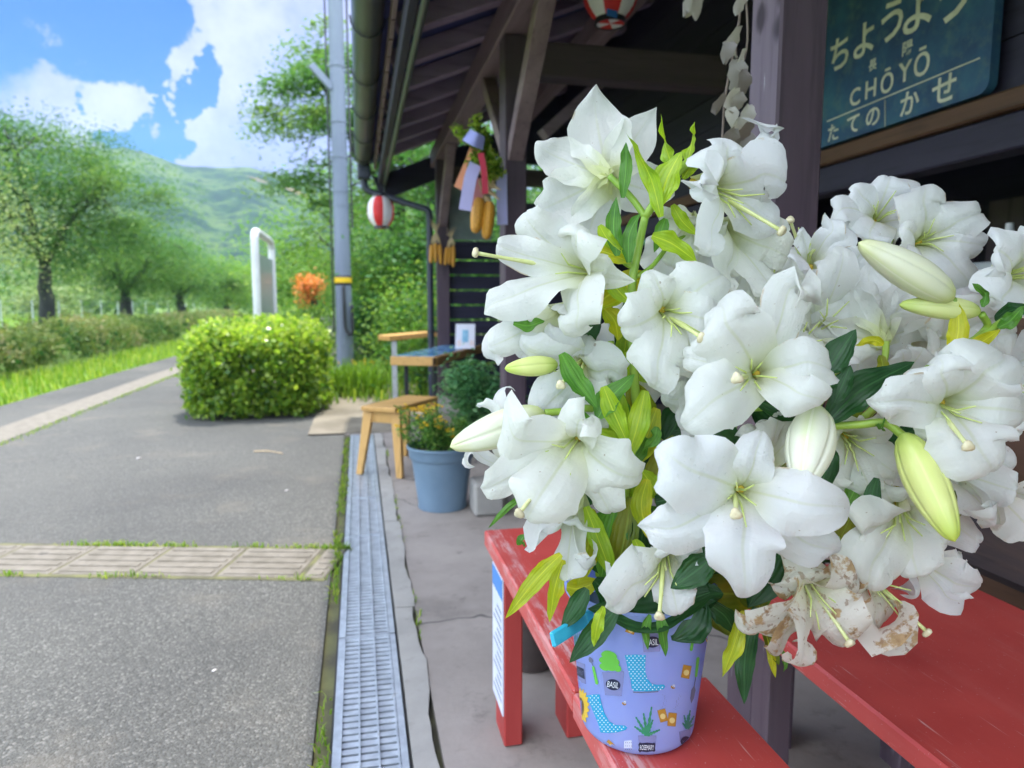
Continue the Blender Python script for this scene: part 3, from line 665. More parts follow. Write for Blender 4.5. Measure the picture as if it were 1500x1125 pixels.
# end wall: slats below, opening above, boarding with two window openings further in
q = MB()
for i in range(11): z = .05+i*.135; q.box((.815, 6.36, z), (1.30, 6.385, z+.116))
q.box((.81, 6.35, 1.515), (1.31, 6.395, 1.56)); q.build('slat_screen', W['darkX'], bld)
q = MB(); q.box((.81, 6.355, 1.57), (1.20, 6.363, 2.06)); q.build('screen_panel', M['plaster'], bld)
q = MB()
wl = atY(762, 240, 6.36); wr = atY(815, 300, 6.36); gl = atY(905, 285, 6.36); gr = atY(975, 360, 6.36)
X = [1.30, wl.x, wr.x, gl.x, gr.x, 4.4]
q.box((X[0], 6.34, 0), (X[1], 6.38, 2.9)); q.box((X[1], 6.34, 0), (X[2], 6.38, wr.z)); q.box((X[1], 6.34, wl.z), (X[2], 6.38, 2.9))
q.box((X[2], 6.34, 0), (X[3], 6.38, 2.9)); q.box((X[3], 6.34, 0), (X[4], 6.38, gr.z)); q.box((X[3], 6.34, gl.z), (X[4], 6.38, 2.9)); q.box((X[4], 6.34, 0), (X[5], 6.38, 2.9))
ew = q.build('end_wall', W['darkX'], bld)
for a, b_, c_, d_ in ((wl.x, wr.x, wr.z, wl.z), (gl.x, gr.x, gr.z, gl.z)):
    q = MB()
    for (A_, B_) in (((a-.03, 6.32, c_-.03), (b_+.03, 6.395, c_)), ((a-.03, 6.32, d_), (b_+.03, 6.395, d_+.03)), ((a-.03, 6.32, c_), (a, 6.395, d_)), ((b_, 6.32, c_), (b_+.03, 6.395, d_)), ((a, 6.33, (c_+d_)/2-.008), (b_, 6.37, (c_+d_)/2+.008))): q.box(A_, B_)
    q.build('window_frame', W['darkX'], ew)
# shop front behind the sign: lintel, dark board panel, posts and back wall
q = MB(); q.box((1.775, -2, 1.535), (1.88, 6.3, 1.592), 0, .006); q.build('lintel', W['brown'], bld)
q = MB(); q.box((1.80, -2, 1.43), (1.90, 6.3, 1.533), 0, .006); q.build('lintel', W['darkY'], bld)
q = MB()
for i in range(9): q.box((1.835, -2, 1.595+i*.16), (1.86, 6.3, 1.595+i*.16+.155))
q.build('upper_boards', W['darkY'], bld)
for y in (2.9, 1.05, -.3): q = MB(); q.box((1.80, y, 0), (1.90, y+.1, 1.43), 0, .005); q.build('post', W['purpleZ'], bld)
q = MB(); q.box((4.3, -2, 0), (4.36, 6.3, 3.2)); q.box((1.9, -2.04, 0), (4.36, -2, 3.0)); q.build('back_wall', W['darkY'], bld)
q = MB()
for i in range(5): q.box((3.05, 1.2+i*.45, .95), (3.09, 1.2+i*.45+.38, 1.5), 0, .004)
q.build('shelf_panel', W['purpleZ'], bld)
# ---- shop counter with pale top
rt = thing('shop_counter', (2.25, 1.9, 0), 'shop counter with grey top in the dark behind the lilies', 'counter')
q = MB(); q.box((2.05, 1.0, .02), (2.45, 2.75, 1.10), 0, .005); q.build('front_panel', W['brown'], rt)
q = MB(); q.box((2.0, .96, 1.103), (2.5, 2.8, 1.135), 0, .005); q.build('counter_top', mat('grey_counter_top', (.30, .32, .33), (.4, .42, .42), 7, .4), rt)
p = atX(1478, 345, 2.2); q = MB(); q.lathe((p.x, p.y, 1.135), [(.022, 0), (.022, .07), (.016, .10), (.012, .14), (0, .14)], 14, cap=True); tag(q.build('white_bottle', mat('white_bottle_plastic', (.6, .6, .6), rough=.4), smooth='auto'), 'small white bottle standing on the shop counter', 'bottle')
# ---- weathered timber at the right edge
rt = thing('timber_log', (1.45, 1.1, 0), 'dark weathered squared timber with a knot beside the red seat', 'timber')
q = MB(); q.beam((1.36, 2.3, .505), (1.40, -.2, .475), .20, .15, bev=.025); q.build('beam', W['log'], rt)
for y in (1.9, .1): q = MB(); q.box((1.30, y, 0), (1.46, y+.14, .415), 0, .01); q.build('support', W['log'], rt)
# ============================================================ STATION NAME SIGN
rt = thing('station_sign', (1.79, 2.2, 1.6), 'dark blue enamel station name board with cream Japanese lettering reading CHOYO', 'sign')
sm, t, bs = newmat('blue_enamel'); v = t.coord('Object')
c = t.ramp(t.noise(v, 4.5, 8, .65), [(.35, (.014, .042, .11)), (.52, (.022, .080, .16)), (.68, (.035, .13, .185))])
c = t.mix(t.math('MULTIPLY', t.maprange(t.noise(v, 11, 8, .75), .48, .68), .6), c, (.09, .16, .15)); t.link(c, bs.inputs['Base Color']); bs.inputs['Roughness'].default_value = .6
M['cream'] = mat('cream_lettering', (.50, .49, .36), (.68, .66, .52), 14, .5)
SX = 1.785
y0s, y1s, z0s, z1s = 2.66, 1.745, 1.605, 2.16
r_ = .035; pl = []
for (cy, cz, a0) in ((y1s+r_, z0s+r_, 180), (y0s-r_, z0s+r_, 270), (y0s-r_, z1s-r_, 0), (y1s+r_, z1s-r_, 90)):
    for k in range(7): a = math.radians(a0+90*k/6); pl.append((cy+r_*math.cos(a), cz+r_*math.sin(a)))
q = MB(); n = len(pl); tilt = .0
q.add([(SX, y, z) for y, z in pl]+[(SX+.03, y, z) for y, z in pl], [tuple(range(n)), tuple(range(n, 2*n))[::-1]]+[(i, n+i, n+(i+1) % n, (i+1) % n) for i in range(n)])
q.build('board', sm, rt)
q = MB()
def sign_text(s, px, py, h, wscale=1., rot=0.):
    """lettering on the sign face, its middle where the board shows it"""
    BOLD[0] = .016; V, F = text_flat(s, 1.0); BOLD[0] = 0.
    xs = [v[0] for v in V]; ys = [v[1] for v in V]; ch = max(ys)-min(ys); cx = (max(xs)+min(xs))/2; cy = (max(ys)+min(ys))/2; k = h/ch
    p = atX(px, py, SX)
    q.add([(SX-.0015, p.y-((x-cx)*k*wscale), p.z+(y-cy)*k) for x, y, _ in V], F)
for s, px, py, h in (('ち', 1230, 78, .115), ('よ', 1266, 58, .115), ('う', 1307, 30, .13), ('よ', 1345, 13, .135), ('う', 1398, -8, .15)): sign_text(s, px, py, h)
for s, px, py, h in (('長', 1279, 95, .038), ('陽', 1330, 70, .045)): sign_text(s, px, py, h)
for s, px, py, h in (('C', 1253, 142, .062), ('H', 1276, 130, .062), ('Ō', 1300, 118, .082), ('Y', 1326, 105, .064), ('Ō', 1351, 90, .09)): sign_text(s, px, py, h)
for s, px, py, h in (('た', 1221, 194, .062), ('て', 1250, 182, .062), ('の', 1279, 171, .062), ('か', 1333, 150, .075), ('せ', 1383, 130, .082)): sign_text(s, px, py, h)
a, b_ = atX(1212, 178, SX), atX(1436, 85, SX); q.beam(a-Vector((.0015, 0, 0)), b_-Vector((.0015, 0, 0)), .001, .004, bev=0)
a, b_ = atX(1297, 146, SX), atX(1297, 186, SX); q.beam(a-Vector((.0015, 0, 0)), b_-Vector((.0015, 0, 0)), .003, .001, up=Vector((0, 1, 0)), bev=0)
q.build('lettering', M['cream'], rt)
# ============================================================ POLE, SIGN FRAME
rt = thing('utility_pole', (-.195, 9.75, 0), 'tall grey steel utility pole with a yellow and black warning band', 'pole')
M['pole'] = mat('grey_pole_paint', (.15, .185, .25), (.21, .25, .32), 2.5, .5, .15, 50, (1, 1, .2))
q = MB(); q.lathe((-.195, 9.75, -.2), [(.113, 0), (.108, 1.5), (.100, 3), (.088, 8.5), (0, 8.5)], 28)
for z in (2.28, 2.46, 2.9, 3.35, 4.05): q.lathe((-.195, 9.75, z), [(.107, 0), (.109, .002), (.109, .03), (.107, .032)], 28)
q.build('shaft', M['pole'], rt, smooth='auto')
q = MB(); q.lathe((-.195, 9.75, 1.245), [(.113, 0), (.1145, .002), (.1145, .125), (.113, .127)], 28); q.build('black_band', M['blackmetal'], rt, smooth='auto')
q = MB(); q.lathe((-.195, 9.75, 1.275), [(.1145, 0), (.117, .002), (.117, .068), (.1145, .07)], 28); q.build('yellow_band', mat('yellow_band', (.8, .52, .01), rough=.5), rt, smooth='auto')
q = MB(); q.tube(crom([(-.19, 9.615, 1.245), (-.185, 9.60, 1.0), (-.18, 9.60, .72), (-.14, 9.59, .60), (-.09, 9.605, .63), (-.085, 9.63, .80), (-.085, 9.63, .98)], 30), .022, 8); q.build('conduit', M['blackmetal'], rt, smooth=True)
q = MB(); q.beam((-.27, 9.7, 3.78), (-.52, 9.6, 4.02), .05, .09); q.build('arm_bracket', M['pole'], rt)
q = MB()
for x, rr in ((-.33, .012), (-.055, .014)): q.tube([(x, 9.72, .6 if x < -.3 else 2.0), (x, 9.72, 8)], rr, 6)
q.tube([(-.055, 9.72, 2.55), (.1, 9.3, 2.55)], .012, 6); q.build('cable', M['blackmetal'], rt)
rt = thing('platform_sign_frame', (-1.07, 8.75, 0), 'white steel platform sign frame standing behind the clipped hedge', 'sign frame')
M['whitesteel'] = mat('white_painted_steel', (.60, .61, .63), (.68, .69, .71), 5, .35)
q = MB(); q.tube(crom([(-1.07, 8.0, -.05), (-1.07, 8.0, .8), (-1.07, 8.0, 1.62), (-1.07, 8.03, 1.72), (-1.07, 8.14, 1.775), (-1.07, 8.75, 1.78), (-1.07, 9.36, 1.775), (-1.07, 9.47, 1.72), (-1.07, 9.5, 1.62), (-1.07, 9.5, .8), (-1.07, 9.5, -.05)], 60), .043, 14); q.build('tube_frame', M['whitesteel'], rt, smooth=True)
q = MB(); q.box((-1.085, 8.06, .85), (-1.055, 9.44, 1.55), 0, .004); q.build('panel', mat('pale_sign_panel', (.24, .29, .29), (.32, .37, .36), 3, .3), rt)
# ============================================================ LANTERNS
M['lred'] = mat('lantern_red', (.62, .02, .025), (.7, .03, .03), 12, .6)
M['lwhite'] = mat('lantern_white', (.72, .68, .72), (.78, .74, .76), 12, .6)
def lantern(loc, r, h, label, seed=0, rot=0):
    rt = thing('paper_lantern', loc, label, 'lantern', 'red and white striped lanterns')
    prof = []; n = 26
    for i in range(n+1):
        k = i/n; z = -h/2+h*k; u = 2*k-1; rr = r*(1-abs(u)**2.6*.46) if u < 0 else r*(1-abs(u)**3*.42); prof.append((rr*(1+.012*math.cos(i*PI)), z))
    q = MB(); q.lathe(loc, prof, 48); nseg = 8
    for fi in range(len(q.f)):
        k = fi % 48; q.m[fi] = int(((k/48*nseg)+rot) % 2 < 1)
    q.build('paper_body', [M['lwhite'], M['lred']], rt, smooth='auto')
    q = MB()
    for s, rr in ((-1, prof[0][0]), (1, prof[-1][0])):
        z = s*h/2; q.lathe(Vector(loc)+Vector((0, 0, z)), [(rr*1.0, -.004), (rr*1.03, 0), (rr*1.03, s*.022), (rr*.9, s*.022), (rr*.9, 0)], 32)
    q.build('rim', M['blackmetal'], rt)
    q = MB(); rr = prof[0][0]; q.lathe(Vector(loc)+Vector((0, 0, -h/2-.018)), [(rr*.9, 0), (0, .0)], 24)
    for fi in range(len(q.f)): q.m[fi] = int((fi // 4) % 2)
    q.build('base_disc', [M['lwhite'], M['lred']], rt)
    q = MB(); q.tube([Vector(loc)+Vector((0, 0, h/2)), Vector(loc)+Vector((0, 0, h/2+.30))], .003, 5); q.build('hanging_cord', M['blackmetal'], rt)
    return rt
lantern(tuple(atY(558, 310, 6.45)), .118, .255, 'red and white striped lantern hanging under the far eave corner', rot=.91)
l2 = lantern((1.135, 3.12, 2.405), .125, .28, 'red and white striped lantern hanging inside the station, only its bottom in view', rot=.94)
q = MB(); c = Vector((1.135, 3.12, 2.405-.14)); q.obox(c+Vector((-.022, -.081, -.006)), Vector((1, .28, 0)), Vector((-.28, 1, 0)), (.026, .003, .013)); q.build('blue_tag', mat('blue_tag', (.05, .22, .7), rough=.5), l2)
# ============================================================ TABLE, STOOL, PLANTS
def leg_tube(p, q, w, m, parent, name='leg', h=None):
    b = MB(); b.beam(p, q, w, h or w, up=Vector((0, 1, 0)), bev=.003); return b.build(name, m, parent)
zt = .62
A_, B_, C_ = atZ(579, 521, zt), atZ(633, 524, zt), atZ(705, 505, zt); D_ = A_+(C_-B_)
rt = thing('display_table', ((A_+C_)/2).xy.to_3d(), 'small wooden display table with a blue sheet on top and black legs', 'table')
q = MB(); ctr = (A_+C_)/2; ex = (B_-A_); ey = (C_-B_); q.obox(ctr-Vector((0, 0, .033)), ey, -ex, (ey.length/2, ex.length/2, .033), 0, .004)
q.build('top', W['pineX'], rt)
q = MB(); q.obox((B_+C_)/2+Vector((.004, 0, -.03)), ey, -ex, (ey.length/2-.003, .004, .028)); q.build('side_apron', W['tablebrown'], rt)
for P in (A_.lerp(C_, .1), B_.lerp(D_, .1), C_.lerp(A_, .1), D_.lerp(B_, .1)): leg_tube((P.x, P.y, zt-.066), (P.x, P.y, .01), .03, M['blackmetal'], rt)
bm, t, bs = newmat('blue_print_sheet'); c = t.ramp(t.noise(t.coord('Object'), 14, 5), [(.35, (.03, .12, .32)), (.5, (.06, .28, .55)), (.6, (.35, .52, .6)), (.72, (.05, .2, .45))]); t.link(c, bs.inputs['Base Color']); bs.inputs['Roughness'].default_value = .2
q = MB(); q.obox(ctr+Vector((0, 0, .003)), ey, -ex, (ey.length/2*.97, ex.length/2*.86, .002)); tag(q.build('table_sheet', bm), 'glossy blue printed sheet lying on the display table', 'sheet')
# standing notice card
p0 = (B_*.45+C_*.55)*.55+(A_*.45+D_*.55)*.45; p0 = atZ(682, 511, zt+.004)
rt = thing('notice_card', p0, 'white upright card with a blue picture standing on the display table', 'card')
cx = Vector((.96, -.28, 0)).normalized(); up = Vector((.02, .22, 1)).normalized(); hw, hh2 = .082, .105
q = MB(); q.obox(p0+up*hh2, cx, up, (hw, hh2, .004), 0, .002); q.build('board', mat('white_card', (.66, .66, .74), rough=.35), rt)
nrm = cx.cross(up).normalized(); nrm = nrm if nrm.y < 0 else -nrm
q = MB(); q.obox(p0+up*hh2*1.02+nrm*.0052, cx, up, (.026, .052, .001), 0); q.build('picture', mat('card_picture', (.08, .3, .5), (.25, .5, .65), 30, .3), rt)
om = mat('card_orange_print', (.75, .45, .3), rough=.4)
for sg in (-1, 1):
    q = MB()
    for k in range(4): q.obox(p0+up*(.03+.012*k)+cx*(.054*sg)+nrm*.0052, cx, up, (.018, .0022, .001), 0)
    q.build('text_block', om, rt)
# long counter board behind
rt = thing('garden_counter', atY(600, 495, 7.1).xy.to_3d(), 'narrow wooden counter board on grey legs behind the display table', 'counter')
a, b_ = atY(562, 495, 7.0), atY(640, 488, 7.3); q = MB(); q.beam(a, b_, .22, .05, bev=.004); q.build('top', W['pineX'], rt)
leg_tube(a+Vector((.1, 0, -.03)), (a.x+.1, a.y, 0), .05, M['galv'], rt); leg_tube(b_+Vector((-.05, 0, -.03)), (b_.x-.05, b_.y, 0), .05, M['galv'], rt)
# stool with splayed legs
zs = .405
S0, S1 = atZ(536, 588, zs), atZ(584, 599, zs); S2 = atZ(640, 578, zs); 
rt = thing('wooden_stool', ((S0+S2)/2).xy.to_3d(), 'pale varnished wooden stool with splayed legs straddling the drain edge', 'stool')
ey = Vector((.30, .46, 0)).normalized(); ex = Vector((ey.y, -ey.x, 0)); c = atZ(588, 588, zs)+Vector((0, 0, -.012))
ln, wd = .27, .115
q = MB(); q.obox(c, ey, -ex, (ln, wd, .014), 0, .004); q.build('seat', W['pineX'], rt)
fe = [atZ(531, 707, 0), atZ(594, 712, 0), None, None]
for (i, (sx, sy)) in enumerate(((-1, -1), (1, -1), (-1, 1), (1, 1))):
    top = c+ey*(sy*(ln-.05))+ex*(sx*(wd-.025))-Vector((0, 0, .014)); bot = Vector((top.x, top.y, 0))+ey*sy*.045+ex*sx*.045; bot.z = .003
    q = MB(); d = top-bot; n = 4; w0, w1 = .030, .018
    fr = ex if True else ey
    vs = []
    for P, ww in ((bot, w1), (top, w0)): vs += [P+ex*(-ww)+ey*(-.014), P+ex*ww+ey*(-.014), P+ex*ww+ey*.014, P+ex*(-ww)+ey*.014]
    q.add(vs, [(3, 2, 1, 0), (4, 5, 6, 7), (0, 1, 5, 4), (1, 2, 6, 5), (2, 3, 7, 6), (3, 0, 4, 7)]); q.build('leg', W['pine'], rt)
for sy in (-1, 1): q = MB(); q.obox(c+ey*(sy*(ln-.05))-Vector((0, 0, .05)), ex, ey, (wd-.04, .01, .034), 0, .002); q.build('end_rail', W['pine'], rt)
# blue pot with herbs
pc = atZ(648, 750, 0)+Vector((.012, .10, 0)); pc.z = 0
rt = thing('plant_pot', pc, 'large grey blue plastic plant pot standing by the drain', 'pot')
pm, t, bs = newmat('grey_blue_plastic'); c = t.ramp(t.noise(t.coord('Object'), 8, 5), [(.3, (.125, .20, .275)), (.7, (.16, .24, .315))]); t.link(c, bs.inputs['Base Color']); bs.inputs['Roughness'].default_value = .42; t.link(t.bump(t.noise(t.coord('Object'), 60, 3), .08, .003), bs.inputs['Normal'])
q = MB(); q.lathe(pc, [(0, .004), (.112, .004), (.118, .0), (.121, .008), (.118, .02), (.148, .245), (.156, .250), (.158, .256), (.164, .296), (.171, .298), (.173, .305), (.171, .312), (.163, .312), (.159, .305), (.152, .27), (.150, .268)], 56); q.build('pot', pm, rt, smooth='auto')
q = MB(); q.lathe(pc, [(.151, .275), (.08, .287), (0, .29)], 24); q.build('soil', M['moss'], rt, smooth=True)
pl = thing('potted_herb', pc+Vector((0, 0, .28)), 'bushy green herb with small yellow flowers growing in the blue pot', 'plant')
C = []; Cn = []; S = MB(); FL = []
for i in range(75):
    a = random.uniform(0, 2*PI); rr = .14*math.sqrt(random.random()); b0 = pc+Vector((math.cos(a)*rr, math.sin(a)*rr, .285)); hgt = random.uniform(.06, .20)*(1.15 if b0.x < pc.x else .8)
    tp_ = b0+Vector((math.cos(a)*rr*.45+random.uniform(-.03, .03)-.015, math.sin(a)*rr*.4, hgt)); S.tube([b0, b0.lerp(tp_, .5)+Vector((0, 0, .015)), tp_], [.0022, .0018, .001], 4)
    for k in range(34):
        u = random.random()**.7; C.append(b0.lerp(tp_, u)+Vector((random.gauss(0, .013), random.gauss(0, .013), random.gauss(0, .008))))
    if b0.x < pc.x+.03 and random.random() < .75:
        FL.append([tp_+Vector((random.gauss(0, .012), random.gauss(0, .012), random.gauss(.004, .008))) for k in range(3)])
S.build('stems', L['deep'], pl); cloud_mesh('foliage', C, .022, L['herb'], pl, up=.4)

for fl_ in FL: cloud_mesh('blossom', np.repeat(np.array(fl_), 4, 0)+RNG.normal(0, .003, (12, 3)), .013, L['yflower'], pl, up=.5, aspect=.9)
q = MB(); bp = atZ(712, 757, 0); q.box((bp.x-.055, bp.y, 0), (bp.x+.09, bp.y+.16, .16), 0, .012); tag(q.build('concrete_block', M['kerb']), 'grey concrete block on the floor right of the blue pot', 'block')
# climbing green vine behind the pot, rising by the station posts
def bush(name, label, cat, c, r, n, ls, leaf, seed, group=None, nst=14, up=.4, stems=True):
    rg = np.random.default_rng(seed); rr = random.Random(seed); c = Vector(c); rt = thing(name, (c.x, c.y, max(0, c.z-r[2])), label, cat, group); C = []; rn = []; S = MB()
    for i in range(nst):
        u = Vector((rr.gauss(0, .45), rr.gauss(0, .45), rr.uniform(-.7, .8))); e = c+Vector((u.x*r[0], u.y*r[1], u.z*r[2])); k = n//nst
        C.append(rg.normal(size=(k, 3))*np.array([r[0], r[1], r[2]])*.33+np.array(e)); rn.append(np.clip(rg.normal(rr.uniform(.25, .75), .17, k), 0, 1))
        if stems: b0 = Vector((c.x+rr.gauss(0, .2)*r[0], c.y+rr.gauss(0, .2)*r[1], c.z-r[2]-.02)); S.tube([b0, b0.lerp(e, .5)+Vector((0, 0, .1*r[2])), e], [.006, .005, .003], 5)
    C = np.concatenate(C); C[:, 2] = np.maximum(C[:, 2], .01)
    if stems: S.build('stems', M['bark'], rt)
    cloud_mesh('foliage', C, ls, leaf, rt, up=up, rnd=np.concatenate(rn), rng=rg); return rt
bush('creeper', 'dark green small leaved creeper growing up behind the blue pot', 'plant', atY(700, 578, 4.5), (.16, .2, .20), 3800, .035, L['vine'], 61, nst=26)
bush('garden_shrub', 'light green shrub below the display table', 'shrub', (.78, 7.6, .38), (.35, .3, .42), 3500, .05, L['fresh'], 62, 'garden plants beyond the station floor', nst=20)
bush('garden_shrub', 'dark rounded shrub directly right of the utility pole', 'shrub', (.22, 11.3, .45), (.42, .4, .5), 4200, .06, L['deep'], 63, 'garden plants beyond the station floor', nst=20)
bush('garden_shrub', 'loose leafy shrub beside the downpipe', 'shrub', (.75, 9.2, .55), (.6, .5, .65), 6500, .06, L['fresh'], 64, 'garden plants beyond the station floor', nst=26)
bush('garden_shrub', 'broad light green bush behind the clipped hedge and left of the pole', 'shrub', (-.75, 11.8, .5), (.6, .5, .5), 4500, .06, L['fresh'], 65, 'garden plants beyond the station floor', nst=22)
bush('garden_shrub', 'big leafy bush under the eave lantern', 'shrub', (.6, 13.2, .9), (1.0, .8, 1.0), 9000, .09, L['fresh'], 66, 'garden plants beyond the station floor', nst=30)
bush('garden_shrub', 'dark bush at the foot of the end wall behind the station', 'shrub', (2.0, 8.0, 1.0), (1.2, .7, 1.3), 9000, .08, L['deep'], 67, 'garden plants beyond the station floor', nst=34)
bush('orange_shrub', 'bright orange leaved shrub on thin stems behind the clipped hedge', 'shrub', atY(457, 424, 11.5), (.22, .2, .22), 800, .06, L['orange'], 68, nst=16)
gp = atZ(520, 580, 0.01)
n = 900; P = np.stack([gp.x+RNG.normal(0, .17, n), gp.y+.35+RNG.normal(0, .2, n), np.full(n, .0)], 1)
rt = thing('grass_clump', (gp.x, gp.y+.35, 0), 'arching green grass clump at the foot of the utility pole', 'grass clump'); blades('blades', P, .36, .016, L['grass'], rt, lean=1., rnd=RNG.random(n)*.55)
# small garden ground cover and yellow flowers
n = 3500; P = np.stack([-.3+4*RNG.random(n), 7.0+6*RNG.random(n), np.full(n, .01)], 1); tag(blades('garden_grass', P, .16, .016, L['grass'], lean=.8), 'short grass and weeds over the garden soil', 'grass', kind='stuff')
rt = thing('yellow_flower_plant', atZ(545, 545, .1), 'low garden plant with yellow orange flowers right of the pole', 'plant'); cc = np.array(atZ(545, 540, .1))

for i in range(26): cloud_mesh('blossom', RNG.normal(size=3)*np.array([.22, .2, .03])+cc+np.array([0, 0, .1])+RNG.normal(0, .008, (5, 3)), .045, L['yflower'], rt)
cloud_mesh('foliage', RNG.normal(size=(900, 3))*np.array([.25, .25, .05])+cc, .05, L['fresh'], rt)
# ============================================================ HANGING CORN AND PAPER STRIPS
cm, t, bs = newmat('dried_corn_kernels'); uvn = t.node('ShaderNodeUVMap'); mp = t.node('ShaderNodeMapping'); mp.inputs['Scale'].default_value = (14, 26, 1); t.link(uvn.outputs[0], mp.inputs[0])
vo = t.node('ShaderNodeTexVoronoi'); vo.inputs['Scale'].default_value = 1; vo.inputs['Randomness'].default_value = .25; t.link(mp.outputs[0], vo.inputs['Vector'])
c = t.ramp(vo.outputs['Distance'], [(0, (.78, .42, .06)), (.45, (.66, .30, .03)), (.7, (.36, .14, .02))]); t.link(c, bs.inputs['Base Color']); bs.inputs['Roughness'].default_value = .35; bs.inputs['Normal'].default_value
t.link(t.bump(t.math('MULTIPLY', vo.outputs['Distance'], -1.), .8, .004), bs.inputs['Normal'])
M['corn'] = cm; M['husk'] = mat('dry_husk', (.42, .30, .16), (.62, .48, .28), 20, .8, .4, 90, (1, 1, .1))
def cob(parent, top, bot, r):
    top, bot = Vector(top), Vector(bot); L_ = (bot-top).length; q = MB()
    q.lathe(top, [(r*.55, 0), (r*.9, L_*.1), (r, L_*.3), (r*.97, L_*.6), (r*.8, L_*.85), (r*.5, L_*.96), (0, L_)], 18, axis=bot-top); q.build('cob', M['corn'], parent, smooth=True)
def husk(parent, knot, pts, fan, seed):
    rr = random.Random(seed); q = MB(); knot = Vector(knot)
    for p in pts:
        for k in range(5): e = Vector(p)+Vector((rr.uniform(-.012, .012), rr.uniform(-.008, .0), rr.uniform(-.01, .02))); q.tube([knot, knot.lerp(e, .5)+Vector((rr.uniform(-.006, .006), 0, 0)), e], [.004, .008, .003], 6)
    for k in range(12):
        e = knot+Vector((rr.uniform(-fan, fan), rr.uniform(-.02, .02), rr.uniform(.3, 1.)*fan*2)); q.tube([knot, knot.lerp(e, .5)+Vector((rr.uniform(-.006, .006), 0, 0)), e], [.003, .004, .001], 4)
    q.build('husk', M['husk'], parent)
def corn_bunch(label, kpx, cobs, Y, r, fan, seed):
    k = atY(*kpx, Y); rt = thing('corn_bunch', k, label, 'corn', 'dried corn hung on the posts'); tops = []
    for (x0, y0, x1, y1) in cobs: a, b_ = atY(x0, y0, Y), atY(x1, y1, Y); cob(rt, a, b_, r); tops.append(a)
    husk(rt, k, tops, fan, seed); return rt
corn_bunch('bunch of three small dried corn cobs, nearer the downpipe on the far post', (639, 340), [(633, 358, 631, 386), (638, 356, 638, 385), (644, 358, 646, 388)], 6.18, .020, .06, 1)
corn_bunch('bunch of small dried corn cobs hanging on the inner side of the far post', (661, 348), [(655, 362, 652, 389), (659, 362, 658, 388), (664, 360, 664, 392)], 6.18, .020, .05, 2)
big = corn_bunch('two big yellow dried corn cobs hanging with the paper strips', (707, 288), [(702, 290, 696, 342), (717, 296, 712, 351)], 3.2, .030, .03, 3)
q = MB(); rr = random.Random(5)
for k in range(26):
    a = atY(rr.uniform(703, 716), rr.uniform(262, 285), 3.20); e = a+Vector((rr.uniform(-.05, .08), rr.uniform(-.03, .01), rr.uniform(-.05, .05))); q.tube([a, a.lerp(e, .5)+Vector((0, 0, .01)), e], [.006, .009, .002], 5)
q.build('husk', M['husk'], big)
def strip(label, pts, wpx, Y, col, name='paper_strip', twist=0):
    P = [atY(x, y, Y+dy) for x, y, dy in pts]; ctr = crom(P, 14); w_ = wpx/FPX*Y/2; m = mat(label.split()[0]+'_paper', col, tuple(min(1, c*1.12) for c in col), 9, .7); q = MB(); vs = []; fs = []; dn = Vector((0, -.0012, 0))
    for i, p in enumerate(ctr):
        tg = (ctr[min(i+1, 14)]-ctr[max(i-1, 0)]).normalized(); s = tg.cross(Vector((0, -1, 0))).normalized()+Vector((0, twist*math.sin(i*.4), 0)); vs += [p-s*w_, p+s*w_, p+s*w_-dn, p-s*w_-dn]
    for i in range(14):
        a = i*4; b_ = a+4
        for j in range(4): fs.append((a+j, a+(j+1) % 4, b_+(j+1) % 4, b_+j))
    q.add(vs, fs); tag(q.build(name, m, loc=P[0], smooth='auto'), label, 'paper strip', 'paper wish strips on the station post')
strip('orange paper strip hanging highest and leftmost on the post', [(696, 214, 0), (687, 238, -.01), (671, 276, -.02)], 13, 3.18, (.72, .30, .16))
strip('lavender paper strip hanging left of the corn cobs', [(697, 240, 0), (689, 262, -.02), (681, 308, -.0)], 18, 3.14, (.50, .47, .78))
strip('pale lavender paper strip hanging behind and right of the corn cobs', [(735, 252, 0), (735, 290, .0), (736, 329, .0)], 16, 3.26, (.44, .44, .72))
strip('dusty pink paper strip partly hidden between lavender paper and corn', [(706, 262, 0), (701, 284, 0), (692, 303, 0)], 14, 3.19, (.55, .22, .22))
strip('blue lavender folded paper piece at the top of the hanging decoration', [(683, 197, 0), (696, 204, -.03), (709, 210, 0)], 20, 3.13, (.38, .40, .80))
strip('crimson ribbon hanging straight down over the corn husks', [(704, 224, 0), (709, 250, -.01), (711, 284, 0)], 9, 3.12, (.55, .04, .08), 'red_ribbon')
rt = thing('leaf_sprig', atY(700, 210, 3.2), 'yellow green leafy sprig tied above the paper strips', 'sprig'); C = []; S = MB()
for (x0, y0, x1, y1) in ((708, 215, 668, 190), (708, 215, 695, 172), (708, 215, 680, 200), (710, 215, 724, 245), (712, 230, 735, 252), (705, 225, 690, 240), (712, 240, 722, 262), (709, 215, 710, 196)):
    a, b_ = atY(x0, y0, 3.2), atY(x1, y1, 3.15); S.tube([a, b_], [.003, .001], 4)
    for k in range(105): C.append(a.lerp(b_, .15+.85*random.random())+Vector((random.gauss(0, .013), random.gauss(0, .012), random.gauss(0, .013))))
S.build('stems', M['bark'], rt); cloud_mesh('leaves', C, .042, L['hedge'], rt, up=.2, aspect=.32)
